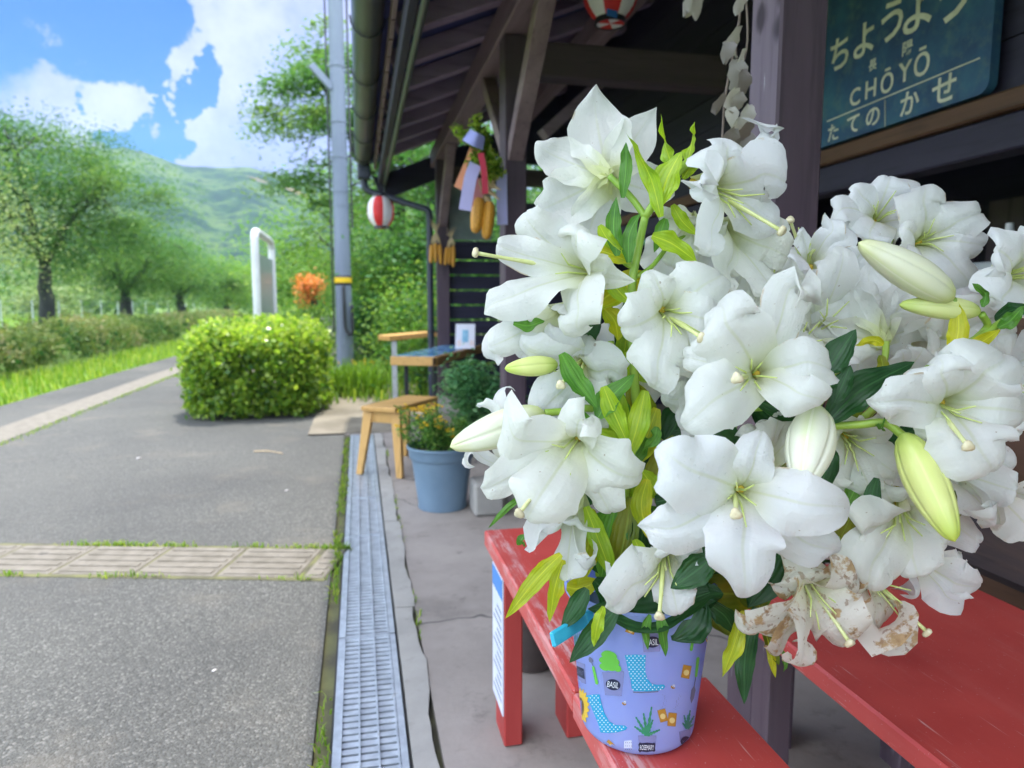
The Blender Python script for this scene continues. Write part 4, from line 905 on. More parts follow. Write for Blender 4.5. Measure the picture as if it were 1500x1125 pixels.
# dried vine hanging beside the near post
dm = leafmat('dried_pale_leaves', [(0, (.20, .17, .16)), (.5, (.40, .37, .36)), (1, (.62, .58, .56))], .3)
wm = mat('dry_vine_stem', (.16, .12, .10), (.28, .22, .18), 20, .8)
def leafpatch(mb, c, nrm, upv, L_, W_, curl, seed, mi=0):
    rr = random.Random(seed); ph = rr.uniform(0, 3); n = 6; x = upv.cross(nrm).normalized(); vs = []; fs = []
    for i in range(n+1):
        tt = i/n; ww = W_*math.sin(PI*(tt*.9+.08))**.7*.5
        for j in (-1, 0, 1): vs.append(c-upv*(L_*(tt-.1))+x*(j*ww*rr.uniform(.7, 1.15))+nrm*(curl*1.6*math.sin(tt*3+ph)+abs(j)*W_*.22*math.sin(tt*4+ph)+rr.uniform(-.003, .003)))
    for i in range(n):
        for j in range(2): a = i*3+j; fs.append((a, a+1, a+4, a+3))
    mb.add(vs, fs, mi)
rt = thing('dried_vine', atY(1088, -5, 1.27), 'dried vine with pale papery leaves hanging beside the near post', 'dried vine')
S = MB(); S.tube(crom([atY(1085, -20, 1.27), atY(1082, 40, 1.27), atY(1072, 90, 1.27), atY(1062, 145, 1.27), atY(1058, 205, 1.27)], 16), .0022, 5); S.tube(crom([atY(1092, -20, 1.28), atY(1095, 60, 1.28), atY(1084, 110, 1.26), atY(1078, 165, 1.27), atY(1086, 210, 1.27)], 16), .002, 5)
S.tube(crom([atY(1088, 0, 1.27), atY(1078, 60, 1.25), atY(1082, 130, 1.26), atY(1070, 200, 1.26)], 12), .0014, 5); S.build('stem', wm, rt)
q = MB()
for i, (x, y, l, w_) in enumerate(((1078, 62, 42, 26), (1067, 78, 30, 24), (1090, 92, 40, 24), (1077, 112, 46, 30), (1088, 122, 40, 22), (1055, 154, 26, 18), (1074, 148, 34, 26), (1082, 150, 30, 22), (1068, 172, 28, 20), (1078, 190, 34, 28), (1090, 196, 30, 26), (1072, 205, 30, 24), (1086, 5, 26, 18), (1096, 170, 30, 22), (1092, 210, 34, 30))):
    k = 1.27/FPX; rr = random.Random(i); nv = Vector((rr.uniform(-.6, .6), -1, rr.uniform(-.3, .3))).normalized(); u_ = Vector((rr.uniform(-.35, .35), 0, 1)); u_ = (u_-nv*u_.dot(nv)).normalized(); leafpatch(q, atY(x, y-l*.4, 1.25+rr.uniform(-.02, .01)), nv, u_, l*k, w_*k, .006, i)
lo = q.build('leaves', dm, rt, smooth=True); at = lo.data.attributes.new('rnd', 'FLOAT', 'FACE'); at.data.foreach_set('value', np.repeat(RNG.random(15), 12).astype(np.float32))
rt = thing('dried_flower', atY(1020, 0, 1.6), 'pale dried flower hanging at the top edge beside the vine', 'dried flower'); q = MB()
for i, (x, y, l, w_, s) in enumerate(((1022, -4, 46, 26, .5), (1012, 2, 40, 20, -.3), (1034, -12, 40, 18, 1.2), (1016, -10, 40, 20, .1))):
    k = 1.6/FPX; nv = Vector((.2*s, -1, .2)).normalized(); u_ = Vector((s, 0, 1)); u_ = (u_-nv*u_.dot(nv)).normalized(); leafpatch(q, atY(x, y-10, 1.6-.01*i), nv, u_, l*k, w_*k, .01, 50+i)
q.tube([atY(1018, -15, 1.6), atY(1018, -60, 1.6)], .002, 5); lo = q.build('petals', dm, rt, smooth=True); at = lo.data.attributes.new('rnd', 'FLOAT', 'FACE'); at.data.foreach_set('value', np.full(len(lo.data.polygons), .75, dtype=np.float32))
for i, (x, y, r_, lb) in enumerate(((314, 983, .006, 'tiny white pebble on the asphalt between the tactile tiles and the near edge'), (203, 672, .012, 'pale flat pebble on the asphalt short of the clipped hedge'), (420, 719, .008, 'pale pebble on the asphalt beside the mossy drain joint'))):
    p = atZ(x, y, .001); q = MB(); q.lathe(p, [(r_*.5, 0), (r_, r_*.3), (r_*.8, r_*.6), (r_*.3, r_*.75), (0, r_*.75)], 9, wob=lambda a, h, i=i: 1+.25*math.sin(2*a+i)); tag(q.build('pebble', mat('pale_pebble', (.6, .57, .55), rough=.8) if i == 0 else bpy.data.materials['pale_pebble'], smooth=True, loc=p), lb, 'pebble', 'pale pebbles on the asphalt')
p0, p1 = atZ(372, 661, .006), atZ(414, 664, .006); q = MB(); q.tube(crom([p0, p0.lerp(p1, .5)+Vector((0, .02, .004)), p1], 8), [.004]*5+[.003]*4, 6); tag(q.build('twig', M['husk'], loc=p0), 'thin pale twig lying on the asphalt in front of the clipped hedge', 'twig')
# ============================================================ RED BENCHES
def redpaint():
    m, t, b = newmat('worn_red_paint'); v = t.coord('Object'); base = t.ramp(t.noise(v, 5, 6), [(.3, (.47, .050, .040)), (.7, (.59, .082, .064))])
    sv = t.coord('Object', (1, .06, 1)); sc = t.maprange(t.noise(sv, 90, 5, .75), .60, .65); patch = t.maprange(t.noise(v, 4.5, 5, .6), .52, .66); c = t.mix(t.math('MULTIPLY', sc, t.math('ADD', t.math('MULTIPLY', patch, .8), .06)), base, (.62, .45, .42))
    l1 = t.node('ShaderNodeMapping'); l1.inputs['Rotation'].default_value = (0, 0, .06); l1.inputs['Scale'].default_value = (1, .035, 1); t.link(t.node('ShaderNodeTexCoord').outputs['Object'], l1.inputs['Vector']); scr = t.maprange(t.noise(l1.outputs[0], 210, 2, .5), .66, .70); scm = t.maprange(t.noise(v, 8, 3), .48, .60); c = t.mix(t.math('MULTIPLY', t.math('MULTIPLY', scr, scm), .75), c, (.68, .42, .38)); dk = t.maprange(t.noise(v, 2.2, 5, .6), .45, .7); c = t.mix(t.math('MULTIPLY', dk, .4), c, (.30, .028, .026)); fd = t.maprange(t.noise(sv, 5, 5, .6), .5, .66); c = t.mix(t.math('MULTIPLY', fd, .5), c, (.60, .17, .145))
    fine = t.maprange(t.noise(v, 220, 2), .68, .73); c = t.mix(t.math('MULTIPLY', fine, .5), c, (.6, .42, .4))
    # long worn streak along the bench's outer edge
    sp = t.node('ShaderNodeSeparateXYZ'); t.link(v, sp.inputs[0]); bx = t.math('SUBTRACT', 1., t.maprange(t.math('ABSOLUTE', t.math('SUBTRACT', sp.outputs[0], -.082)), .004, .040, 0, 1))
    wear = t.maprange(t.noise(t.coord('Object', (1, .12, 1)), 60, 6, .75), .46, .58); by = t.maprange(t.noise(t.coord('Object'), 7, 3), .36, .52); c = t.mix(t.math('MULTIPLY', t.math('MULTIPLY', bx, wear), t.math('MULTIPLY', by, .6)), c, (.66, .52, .50))
    t.link(c, b.inputs['Base Color']); b.inputs['Roughness'].default_value = .5; t.link(t.bump(t.noise(sv, 30, 6), .15, .003), b.inputs['Normal']); return m
M['red'] = redpaint(); M['redleg'] = mat('red_leg_paint', (.36, .035, .03), (.44, .055, .045), 8, .5, .1, 40, (1, 1, .2)); sb = .44
rt = thing('red_bench', (.40, .9, 0), 'narrow worn red bench under the lily bucket', 'bench', 'red painted benches')
q = MB(); q.box((.292, .918, sb-.04), (.500, 1.655, sb), 0, .004); q.build('plank', M['red'], rt, loc=(.396, 1.0, sb))
q = MB(); q.box((.290, -.3, sb-.041), (.503, .913, sb-.0015), 0, .004); q.build('plank', M['red'], rt, loc=(.396, .6, sb))
for y in (1.44, -.1):
    for x in (.298, .445): q = MB(); q.box((x, y, .002), (x+.042, y+.10, sb-.0405), 0, .003); q.build('leg', M['redleg'], rt)
    q = MB(); q.box((.341, y+.03, sb-.10), (.444, y+.06, sb-.042), 0, .002); q.build('rail', M['redleg'], rt)
q = MB(); q.box((.2945, 1.443, .075), (.2975, 1.56, .395)); o = q.build('notice_sheet', mat('white_notice_paper', (.60, .64, .74), (.68, .70, .78), 12, .6), rt); o['label'] = 'white notice sheet with blue heading stuck to the leg'
q = MB(); q.box((.2938, 1.444, .345), (.2944, 1.558, .392)); q.build('heading', mat('blue_heading', (.08, .25, .6), rough=.5), o)
q = MB()
for i in range(12): q.box((.2939, 1.455, .10+i*.019), (.2944, 1.545-.02*(i % 3), .106+i*.019))
q.build('print_lines', mat('grey_print', (.25, .28, .34), rough=.6), o)
rt = thing('red_bench', (.94, .6, 0), 'wide red bench at the lower right, in front of the dark timber', 'bench', 'red painted benches')
q = MB(); q.box((.683, -.4, sb-.035), (1.183, 1.275, sb), 0, .004); q.build('plank', M['red'], rt, loc=(.30, .6, sb))
q = MB()
for x in (.78, 1.10):
    for y in (1.17, -.2): q = MB(); q.box((x-.0, y, .002), (x+.055, y+.06, sb-.036), 0, .003); q.build('leg', W['weathered'], rt)
q = MB(); bp = atZ(790, 990, 0); q.lathe((.45, 1.80, 0), [(.06, 0), (.068, .005), (.085, .14), (.095, .145), (.095, .17), (.088, .17), (.078, .05), (0, .05)], 30, cap=False); tag(q.build('brown_pot', mat('dark_brown_pot', (.055, .04, .036), (.08, .06, .052), 10, .6), smooth='auto'), 'dark brown empty pot on the floor behind the narrow red bench', 'pot')
# ============================================================ BUCKET
bc = Vector((.352, .822, .4415)); HB = .196; R0, R1 = .0735, .0945
def brad(h): return R0+(R1-R0)*h/HB
bk = thing('flower_bucket', bc, 'translucent lavender bucket with printed boots, herbs and seed packets, full of lilies', 'bucket')
pm, t, bs = newmat('frosted_lavender_plastic'); c = t.ramp(t.noise(t.coord('Object'), 7, 5), [(.3, (.40, .50, .92)), (.7, (.54, .62, .96))]); t.link(c, bs.inputs['Base Color']); bs.inputs['Roughness'].default_value = .22
tr = t.node('ShaderNodeBsdfTranslucent'); t.link(c, tr.inputs[0]); mx = t.node('ShaderNodeMixShader'); mx.inputs[0].default_value = .5; t.link(bs.outputs[0], mx.inputs[1]); t.link(tr.outputs[0], mx.inputs[2]); t.link(mx.outputs[0], t.n['Material Output'].inputs[0])
PR = {k: mat('print_'+k, c_, rough=.4) for k, c_ in dict(teal=(.02, .33, .55), white=(.75, .8, .85), navy=(.012, .018, .05), lime=(.14, .50, .06), green=(.03, .25, .12), dgreen=(.03, .22, .16), ochre=(.42, .22, .03), cream=(.68, .55, .22), yellow=(.75, .48, .03), brown=(.16, .08, .02), greyblue=(.20, .22, .42), grey=(.15, .16, .25), dark=(.02, .03, .04), pale=(.55, .6, .75)).items()}
PK = list(PR); 
q = MB(); q.lathe(bc, [(0, .003), (R0-.008, .003), (R0-.004, 0), (R0, .005)]+[(brad(h), h) for h in np.linspace(.01, HB-.012, 12)]+[(R1+.004, HB-.010), (R1+.005, HB-.002), (R1+.002, HB), (R1-.003, HB-.002), (R1-.004, HB-.03), (R0-.003, .008), (0, .006)], 72)
def hit(px, py):
    """the point of the bucket's wall met along one direction, with its outward normal"""
    d = ray(px, py); k = (R1-R0)/HB; o = EYE-bc; a = d.x*d.x+d.y*d.y-(k*d.z)**2; b_ = 2*(o.x*d.x+o.y*d.y-k*d.z*(R0+k*o.z)); c_ = o.x**2+o.y**2-(R0+k*o.z)**2; D = b_*b_-4*a*c_
    if D < 0: return None
    p = EYE+d*((-b_-math.sqrt(D))/(2*a)); n = Vector((p.x-bc.x, p.y-bc.y, 0)).normalized(); return p, n
def decal_pts(V, F, col, lift):
    out = []; ok = []
    for x, y in V:
        h = hit(800+x*.21776, 880+y*.21776); ok.append(h is not None and .006 < h[0].z-bc.z < HB-.014); out.append(h[0]+h[1]*lift if h else Vector((0, 0, 0)))
    Fs = [f for f in F if all(ok[i] for i in f)]; q.add(out, [f[::-1] for f in Fs], PK.index(col)+1)
def decal(poly, col, lift=.0005, step=22):
    n = len(poly); P = []
    for i in range(n):
        a, b_ = poly[i], poly[(i+1) % n]; m_ = max(1, int(math.dist(a, b_)/step)); P += [(a[0]+(b_[0]-a[0])*k/m_, a[1]+(b_[1]-a[1])*k/m_) for k in range(m_)]
    N = len(P); xs = [p[0] for p in P]; ys = [p[1] for p in P]; pts = [Vector(p) for p in P]
    y = min(ys)+step/2
    while y < max(ys):
        x = min(xs)+step/2
        while x < max(xs): pts.append(Vector((x, y))); x += step
        y += step
    r = delaunay_2d_cdt(pts, [(i, (i+1) % N) for i in range(N)], [list(range(N))], 1, 1e-4); decal_pts([tuple(v) for v in r[0]], [tuple(f) for f in r[2]], col, lift)
def ell(cx, cy, rx, ry, rot=0, n=20):
    c, s = math.cos(rot), math.sin(rot); return [(cx+rx*math.cos(2*PI*k/n)*c-ry*math.sin(2*PI*k/n)*s, cy+rx*math.cos(2*PI*k/n)*s+ry*math.sin(2*PI*k/n)*c) for k in range(n)]
def rect(cx, cy, w_, h_, rot=0): c, s = math.cos(rot), math.sin(rot); return [(cx+x*c-y*s, cy+x*s+y*c) for x, y in ((-w_/2, -h_/2), (w_/2, -h_/2), (w_/2, h_/2), (-w_/2, h_/2))]
def dtext(s, cx, cy, w_, h_, rot, col):
    V, F = text_flat(s, 1.); xs = [v[0] for v in V]; ys = [v[1] for v in V]; c, sn = math.cos(rot), math.sin(rot); W_ = max(xs)-min(xs); H_ = max(ys)-min(ys); X0 = (max(xs)+min(xs))/2; Y0 = (max(ys)+min(ys))/2; out = []
    for x, y, _ in V: u, v_ = (x-X0)/W_*w_, -(y-Y0)/H_*h_; out.append((cx+u*c-v_*sn, cy+u*sn+v_*c))
    decal_pts(out, [f[::-1] for f in F], col, .0010)
def boot(P, dx, dy, sh=0):
    decal(P, 'teal'); xs = [p[0] for p in P]; ys = [p[1] for p in P]
    def inside(x, y):
        r = False; n = len(P); j = n-1
        for i in range(n):
            if (P[i][1] > y) != (P[j][1] > y) and x < (P[j][0]-P[i][0])*(y-P[i][1])/(P[j][1]-P[i][1])+P[i][0]: r = not r
            j = i
        return r
    y = min(ys)+9; k = 0
    while y < max(ys)-6:
        x = min(xs)-10+(k % 2)*dx/2
        while x < max(xs):
            if all(inside(x+a, y+b_) for a, b_ in ((4, 0), (-4, 0), (0, 4), (0, -4))): decal(ell(x, y, 4.2, 4.2, 0, 8), 'white', .0009)
            x += dx
        y += dy; k += 1
boot([(530, 365), (600, 360), (670, 365), (667, 430), (668, 480), (682, 525), (706, 555), (745, 564), (790, 562), (801, 575), (790, 592), (755, 603), (680, 608), (590, 606), (576, 590), (570, 540), (548, 450)], 26, 15)
decal([(585, 609), (640, 612), (755, 606), (753, 613), (640, 620), (587, 617)], 'grey')
boot([(272, 638), (315, 630), (360, 628), (374, 690), (392, 750), (425, 810), (470, 835), (530, 838), (547, 850), (535, 868), (480, 884), (420, 888), (368, 885), (350, 820), (310, 725)], 26, 15)
def pot(P, lab): decal(P, 'greyblue', .0004)
pot([(378, 480), (525, 474), (520, 545), (508, 640), (398, 632)], 0); pot([(618, 905), (742, 905), (730, 1030), (632, 1030)], 0); pot([(893, 880), (995, 850), (968, 1010), (905, 1020)], 0); pot([(640, 200), (775, 200), (765, 340), (655, 345)], 0); pot([(185, 400), (262, 425), (270, 560), (215, 540)], 0)
decal(ell(452, 563, 50, 37, .2), 'navy', .0007); dtext('BASIL', 452, 563, 76, 40, .16, 'white')
decal(ell(714, 276, 53, 38, -.05), 'navy', .0007); dtext('BASIL', 714, 276, 78, 42, -.03, 'white')
decal([(630, 950), (640, 956), (677, 952), (716, 956), (726, 950), (734, 962), (729, 983), (734, 1004), (726, 1014), (716, 1010), (677, 1016), (640, 1012), (630, 1018), (620, 1004), (625, 984), (620, 964)], 'navy', .0007); dtext('ROSEMARY', 677, 984, 92, 34, 0, 'white')
decal(ell(937, 946, 35, 36, -.1), 'navy', .0007); dtext('MINT', 937, 946, 46, 26, -.1, 'grey')
decal([(208, 436), (255, 458), (262, 528), (212, 500)], 'navy', .0007); dtext('CHIVES', 235, 480, 42, 28, .42, 'grey')
for cx, cy, k, rot in ((430, 405, 1., .2), (700, 160, .8, 0)):
    for i, (dx, dy, rx, ry, r2) in enumerate(((-20, -48, 38, 24, -.3), (18, -38, 34, 22, .4), (-38, -8, 34, 24, -.1), (26, -2, 42, 26, .3), (-34, 38, 36, 24, .2), (14, 40, 40, 26, -.1), (50, 46, 30, 22, .4), (0, 8, 40, 40, 0))): decal(ell(cx+dx*k, cy+dy*k, rx*k, ry*k, r2+rot, 14), 'lime', .0008+.00005*i)
def branch(x0, y0, x1, y1, w0, col):
    n = 9; d = (x1-x0, y1-y0); l = math.hypot(*d); nx, ny = -d[1]/l, d[0]/l; Lf = []; Rt = []
    for k in range(n+1):
        t_ = k/n; ww = w0*(1-.6*t_)*(1 if k % 2 else .55); Lf.append((x0+d[0]*t_+nx*ww, y0+d[1]*t_+ny*ww)); Rt.append((x0+d[0]*t_-nx*ww, y0+d[1]*t_-ny*ww))
    decal(Lf+[(x1+d[0]*.04, y1+d[1]*.04)]+Rt[::-1], col, .0008)
for x, y in ((708, 716), (655, 758), (605, 784), (596, 845), (762, 866), (716, 800)): branch(678, 902, x, y, 15, 'green')
for x, y in ((965, 738), (925, 770), (990, 775), (915, 820), (985, 830), (950, 770)): branch(945, 858, x, y, 13, 'dgreen')
for x, y in ((190, 205), (203, 200), (216, 214), (226, 222)): branch(208, 380, x, y, 5, 'dgreen')
def packet(cx, cy, w_, h_, rot): decal(rect(cx, cy, w_, h_, rot), 'ochre', .0007); decal(ell(cx, cy+h_*.06, w_*.33, w_*.36, rot, 14), 'cream', .0009); c, s = math.cos(rot), math.sin(rot); branch(cx-2*s, cy+h_*.2, cx-8*c-2, cy-h_*.08, 4, 'dark'); branch(cx, cy+h_*.2, cx+10*c, cy-h_*.06, 4, 'dark')
for a in ((572, 186, 62, 66, .35), (940, 476, 56, 88, .2), (783, 770, 54, 84, -.25), (845, 797, 56, 90, .1), (422, 978, 62, 70, .75)): packet(*a)
def sunfl(cx, cy, rx, ry):
    n = 18; P = []
    for k in range(n*4): a = 2*PI*k/(n*4); f = 1.-.22*(abs((k % 4)-2)/2); P.append((cx+rx*f*math.cos(a), cy+ry*f*math.sin(a)))
    decal(P, 'yellow', .0006, 16); decal(ell(cx-6, cy, rx*.52, ry*.5), 'brown', .0009, 14)
sunfl(232, 716, 62, 134); sunfl(1078, 175, 60, 105)
def trowel(x0, y0, x1, y1, bx, by): 
    d = (x1-x0, y1-y0); l = math.hypot(*d); nx, ny = -d[1]/l*10, d[0]/l*10
    decal([(x0+nx*.8, y0+ny*.8), (x1+nx, y1+ny), (x1+d[0]*.08, y1+d[1]*.08), (x1-nx, y1-ny), (x0-nx*.8, y0-ny*.8)], 'lime', .0008); e = (bx-x0, by-y0)
    decal([(x0+nx*.25, y0+ny*.25), (x0-nx*.25, y0-ny*.25), (x0+e[0]*.35-nx*.3, y0+e[1]*.35-ny*.3), (x0+e[0]*.5-nx*1.4, y0+e[1]*.5-ny*1.4), (x0+e[0]*.8-nx*1.2, y0+e[1]*.8-ny*1.2), (bx, by), (x0+e[0]*.8+nx*1.2, y0+e[1]*.8+ny*1.2), (x0+e[0]*.5+nx*1.4, y0+e[1]*.5+ny*1.4), (x0+e[0]*.35+nx*.3, y0+e[1]*.35+ny*.3)], 'grey', .0007)
trowel(318, 440, 344, 555, 295, 375); trowel(1004, 510, 1018, 385, 972, 690); trowel(990, 225, 972, 330, 1000, 150)
for x, y in ((525, 690), (850, 580), (800, 1055)): decal(ell(x, y, 15, 10, .4, 10), 'ochre', .0008, 9); decal(ell(x+5, y-10, 9, 12, .3, 8), 'pale', .0009, 9); decal(rect(x, y, 4, 18, .4), 'dark', .001)
decal([(525, 940), (575, 935), (582, 1020), (570, 1030), (535, 1030), (522, 1020)], 'pale', .0006)
for i in range(12): decal(ell(535+13*(i % 4), 952+22*(i//4), 3, 3, 0, 6), 'grey', .0009)
for i in range(34): decal(ell(770+random.gauss(20, 8)+(i % 2)*110-(i*1.2 if i % 2 else 0), 630+i*3, 1.8, 1.8, 0, 5), 'grey', .0006)
body = q.build('body', [pm]+[PR[k] for k in PK], bk, smooth='auto')
hm = mat('turquoise_plastic', (.03, .42, .62), (.05, .5, .7), 20, .35)
q = MB(); p0, p1 = atD(808, 938, .80), atD(900, 885, .89); d = p1-p0
ups = Vector((0, 0, 1)); pts = [p0, p0.lerp(p1, .5)+Vector((0, 0, .002)), p1]
for a, b_ in ((0, 1), (1, 2)): q.beam(pts[a], pts[b_], .006, .018, up=Vector((.3, .5, 1)), bev=.002)
q.build('handle', hm, bk)
q = MB(); q.lathe(bc, [(R1-.006, HB-.045), (.03, HB-.042), (0, HB-.042)], 24); wt = mat('bucket_water', (.10, .14, .12), rough=.05); q.build('water', wt, bk)
# ============================================================ LILIES
def petalmat(name, old=False):
    m, t, b = newmat(name); uvn = t.node('ShaderNodeUVMap'); sp = t.node('ShaderNodeSeparateXYZ'); t.link(uvn.outputs[0], sp.inputs[0]); U, T = sp.outputs[0], sp.outputs[1]
    v = t.coord('Object'); au = t.math('ABSOLUTE', U)
    base = t.ramp(t.noise(v, 30, 4), [(.3, (.86, .87, .865)), (.7, (.90, .905, .91))]); oi = t.node('ShaderNodeObjectInfo'); base = t.mix(t.math('MULTIPLY', oi.outputs['Random'], .8), base, (.86, .87, .78))
    if old: base = t.mix(.75, base, (.84, .79, .68))
    thr = t.math('MULTIPLY', t.math('SUBTRACT', 1., t.maprange(T, .06, .42)), .8)
    c = t.mix(thr, base, (.70, .74, .32))
    rib = t.math('MULTIPLY', t.math('SUBTRACT', 1., t.maprange(au, .01, .075)), t.math('SUBTRACT', .62, t.math('MULTIPLY', T, .66)), True)
    c = t.mix(rib, c, (.66, .70, .36))
    wv = t.math('SINE', t.math('MULTIPLY', U, 46.)); wvf = t.math('MULTIPLY', t.math('ADD', wv, 1.), .5)
    fine = t.noise(t.coord('Object'), 170, 3)
    ripple = t.node('ShaderNodeTexNoise'); ripple.inputs['Scale'].default_value = 1.; ripple.inputs['Detail'].default_value = 3
    mp = t.node('ShaderNodeMapping'); mp.inputs['Scale'].default_value = (2.2, 16, 1); t.link(uvn.outputs[0], mp.inputs[0]); t.link(mp.outputs[0], ripple.inputs['Vector'])
    spot = t.maprange(t.noise(v, 150, 1), .785, .80); c = t.mix(t.math('MULTIPLY', spot, .55), c, (.35, .22, .12))
    if old:
        n1 = t.noise(v, 34, 6, .65); bl = t.maprange(t.math('ADD', n1, t.math('MULTIPLY', au, .10)), .58, .66); c = t.mix(t.math('MULTIPLY', bl, .85), c, t.ramp(t.noise(v, 90, 3), [(.35, (.40, .20, .05)), (.65, (.62, .42, .17))]))
        sp2 = t.maprange(t.noise(v, 120, 2), .62, .66); c = t.mix(t.math('MULTIPLY', sp2, .6), c, (.35, .2, .1))
    else:
        # a few petals have gone brown at the very edge
        n1 = t.noise(v, 22, 5, .6); ed = t.math('MULTIPLY', t.maprange(au, .90, .99), t.maprange(n1, .56, .64)); c = t.mix(t.math('MULTIPLY', ed, .7), c, (.58, .42, .20))
    t.link(c, b.inputs['Base Color']); b.inputs['Roughness'].default_value = .42; b.inputs['Specular IOR Level'].default_value = .35; b.inputs['Sheen Weight'].default_value = .12
    dv = t.node('ShaderNodeTexVoronoi'); dv.inputs['Scale'].default_value = 210; t.link(v, dv.inputs['Vector']); dsp = t.node('ShaderNodeSeparateColor'); t.link(dv.outputs['Color'], dsp.inputs[0])
    dew = t.math('MULTIPLY', t.math('SUBTRACT', 1., t.maprange(dv.outputs['Distance'], .10, .36)), t.math('MULTIPLY', t.math('GREATER_THAN', dsp.outputs[0], .72), t.maprange(t.noise(v, 18, 2), .46, .56)))
    h = t.math('ADD', t.math('MULTIPLY', t.math('ADD', t.math('MULTIPLY', wvf, .12), t.math('MULTIPLY', dew, 1.6)), 1.), t.math('ADD', t.math('MULTIPLY', fine, .35), t.math('MULTIPLY', ripple.outputs['Fac'], 2.2)))
    bp = t.bump(h, .35, .0022); t.link(bp, b.inputs['Normal'])
    tr = t.node('ShaderNodeBsdfTranslucent'); t.link(c, tr.inputs[0]); t.link(bp, tr.inputs['Normal']); mx = t.node('ShaderNodeMixShader'); mx.inputs[0].default_value = .50
    t.link(b.outputs[0], mx.inputs[1]); t.link(tr.outputs[0], mx.inputs[2]); t.link(mx.outputs[0], t.n['Material Output'].inputs[0]); return m
M['petal'] = petalmat('lily_petal'); M['oldpetal'] = petalmat('withered_lily_petal', True)
def stripeleaf(name, c1, c2, c3=None):
    m, t, b = newmat(name); uvn = t.node('ShaderNodeUVMap'); sp = t.node('ShaderNodeSeparateXYZ'); t.link(uvn.outputs[0], sp.inputs[0]); U, T = sp.outputs[0], sp.outputs[1]
    c = t.ramp(t.noise(t.coord('Object'), 26, 4), [(.35, c1), (.65, c2)])
    if c3: c = t.mix(t.math('MULTIPLY', t.maprange(t.noise(t.coord('Object'), 14, 4), .5, .62), .8), c, c3)
    vein = t.math('MULTIPLY', t.math('ADD', t.math('SINE', t.math('MULTIPLY', U, 21.)), 1.), .5)
    c = t.mix(t.math('MULTIPLY', vein, .10), c, tuple(min(1, x*1.9+.02) for x in c2)); mid = t.math('SUBTRACT', 1., t.maprange(t.math('ABSOLUTE', U), .02, .09)); c = t.mix(t.math('MULTIPLY', mid, .45), c, tuple(min(1, x*2.1+.03) for x in c2))
    t.link(c, b.inputs['Base Color']); b.inputs['Roughness'].default_value = .33; b.inputs['Specular IOR Level'].default_value = .45; t.link(t.bump(vein, .4, .0012), b.inputs['Normal'])
    tr = t.node('ShaderNodeBsdfTranslucent'); t.link(t.mix(1., c, (1.35, 1.3, .8), 'MULTIPLY'), tr.inputs[0]); mx = t.node('ShaderNodeMixShader'); mx.inputs[0].default_value = .4; t.link(b.outputs[0], mx.inputs[1]); t.link(tr.outputs[0], mx.inputs[2]); t.link(mx.outputs[0], t.n['Material Output'].inputs[0]); return m
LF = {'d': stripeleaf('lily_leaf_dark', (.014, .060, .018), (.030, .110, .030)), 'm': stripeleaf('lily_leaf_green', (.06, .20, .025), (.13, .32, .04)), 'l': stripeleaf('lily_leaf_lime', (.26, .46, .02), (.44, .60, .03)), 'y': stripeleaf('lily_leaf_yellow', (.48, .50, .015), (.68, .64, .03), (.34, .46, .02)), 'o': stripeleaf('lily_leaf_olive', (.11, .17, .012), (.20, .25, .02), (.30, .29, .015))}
M['stem'] = mat('lily_stem', (.20, .36, .04), (.32, .46, .06), 20, .4, .1, 60)
M['filament'] = mat('lily_filament', (.50, .60, .16), (.62, .68, .26), 60, .4); M['anther'] = mat('pollen_remnant', (.55, .38, .03), (.7, .52, .08), 200, .9)
M['style'] = mat('lily_style', (.58, .64, .22), (.68, .70, .34), 30, .35); M['stigma'] = mat('lily_stigma', (.58, .50, .30), (.72, .66, .44), 120, .35)
budm, t, bs = newmat('lily_bud'); uvn = t.node('ShaderNodeUVMap'); sp = t.node('ShaderNodeSeparateXYZ'); t.link(uvn.outputs[0], sp.inputs[0]); at = t.node('ShaderNodeAttribute', attribute_name='green')
cw = t.ramp(sp.outputs[1], [(0, (.56, .62, .20)), (.22, (.76, .77, .60)), (.8, (.80, .79, .66)), (1, (.70, .68, .42))]); cg = t.ramp(sp.outputs[1], [(0, (.42, .54, .09)), (.3, (.66, .71, .24)), (.7, (.68, .73, .26)), (1, (.46, .60, .07))])
c = t.mix(at.outputs['Fac'], cw, cg); gr = t.math('POWER', t.math('ABSOLUTE', t.math('COSINE', t.math('MULTIPLY', sp.outputs[0], PI*3))), 14.); c = t.mix(t.math('MULTIPLY', gr, .4), c, (.50, .58, .16))
t.link(c, bs.inputs['Base Color']); bs.inputs['Roughness'].default_value = .36; bs.inputs['Subsurface Weight'].default_value = .15; bs.inputs['Subsurface Radius'].default_value = (.01, .01, .005); M['bud'] = budm
t.link(t.bump(t.noise(t.coord('Object'), 160, 3), .12, .002), bs.inputs['Normal'])
def wprof(tt, kind):
    if kind == 'leaf': return (math.sin(PI*min(1, tt*.93+.07)**.95))**.85
    k = .30*(1-tt)**2+max(0, math.sin(PI*tt**1.06))**1.05
    return k
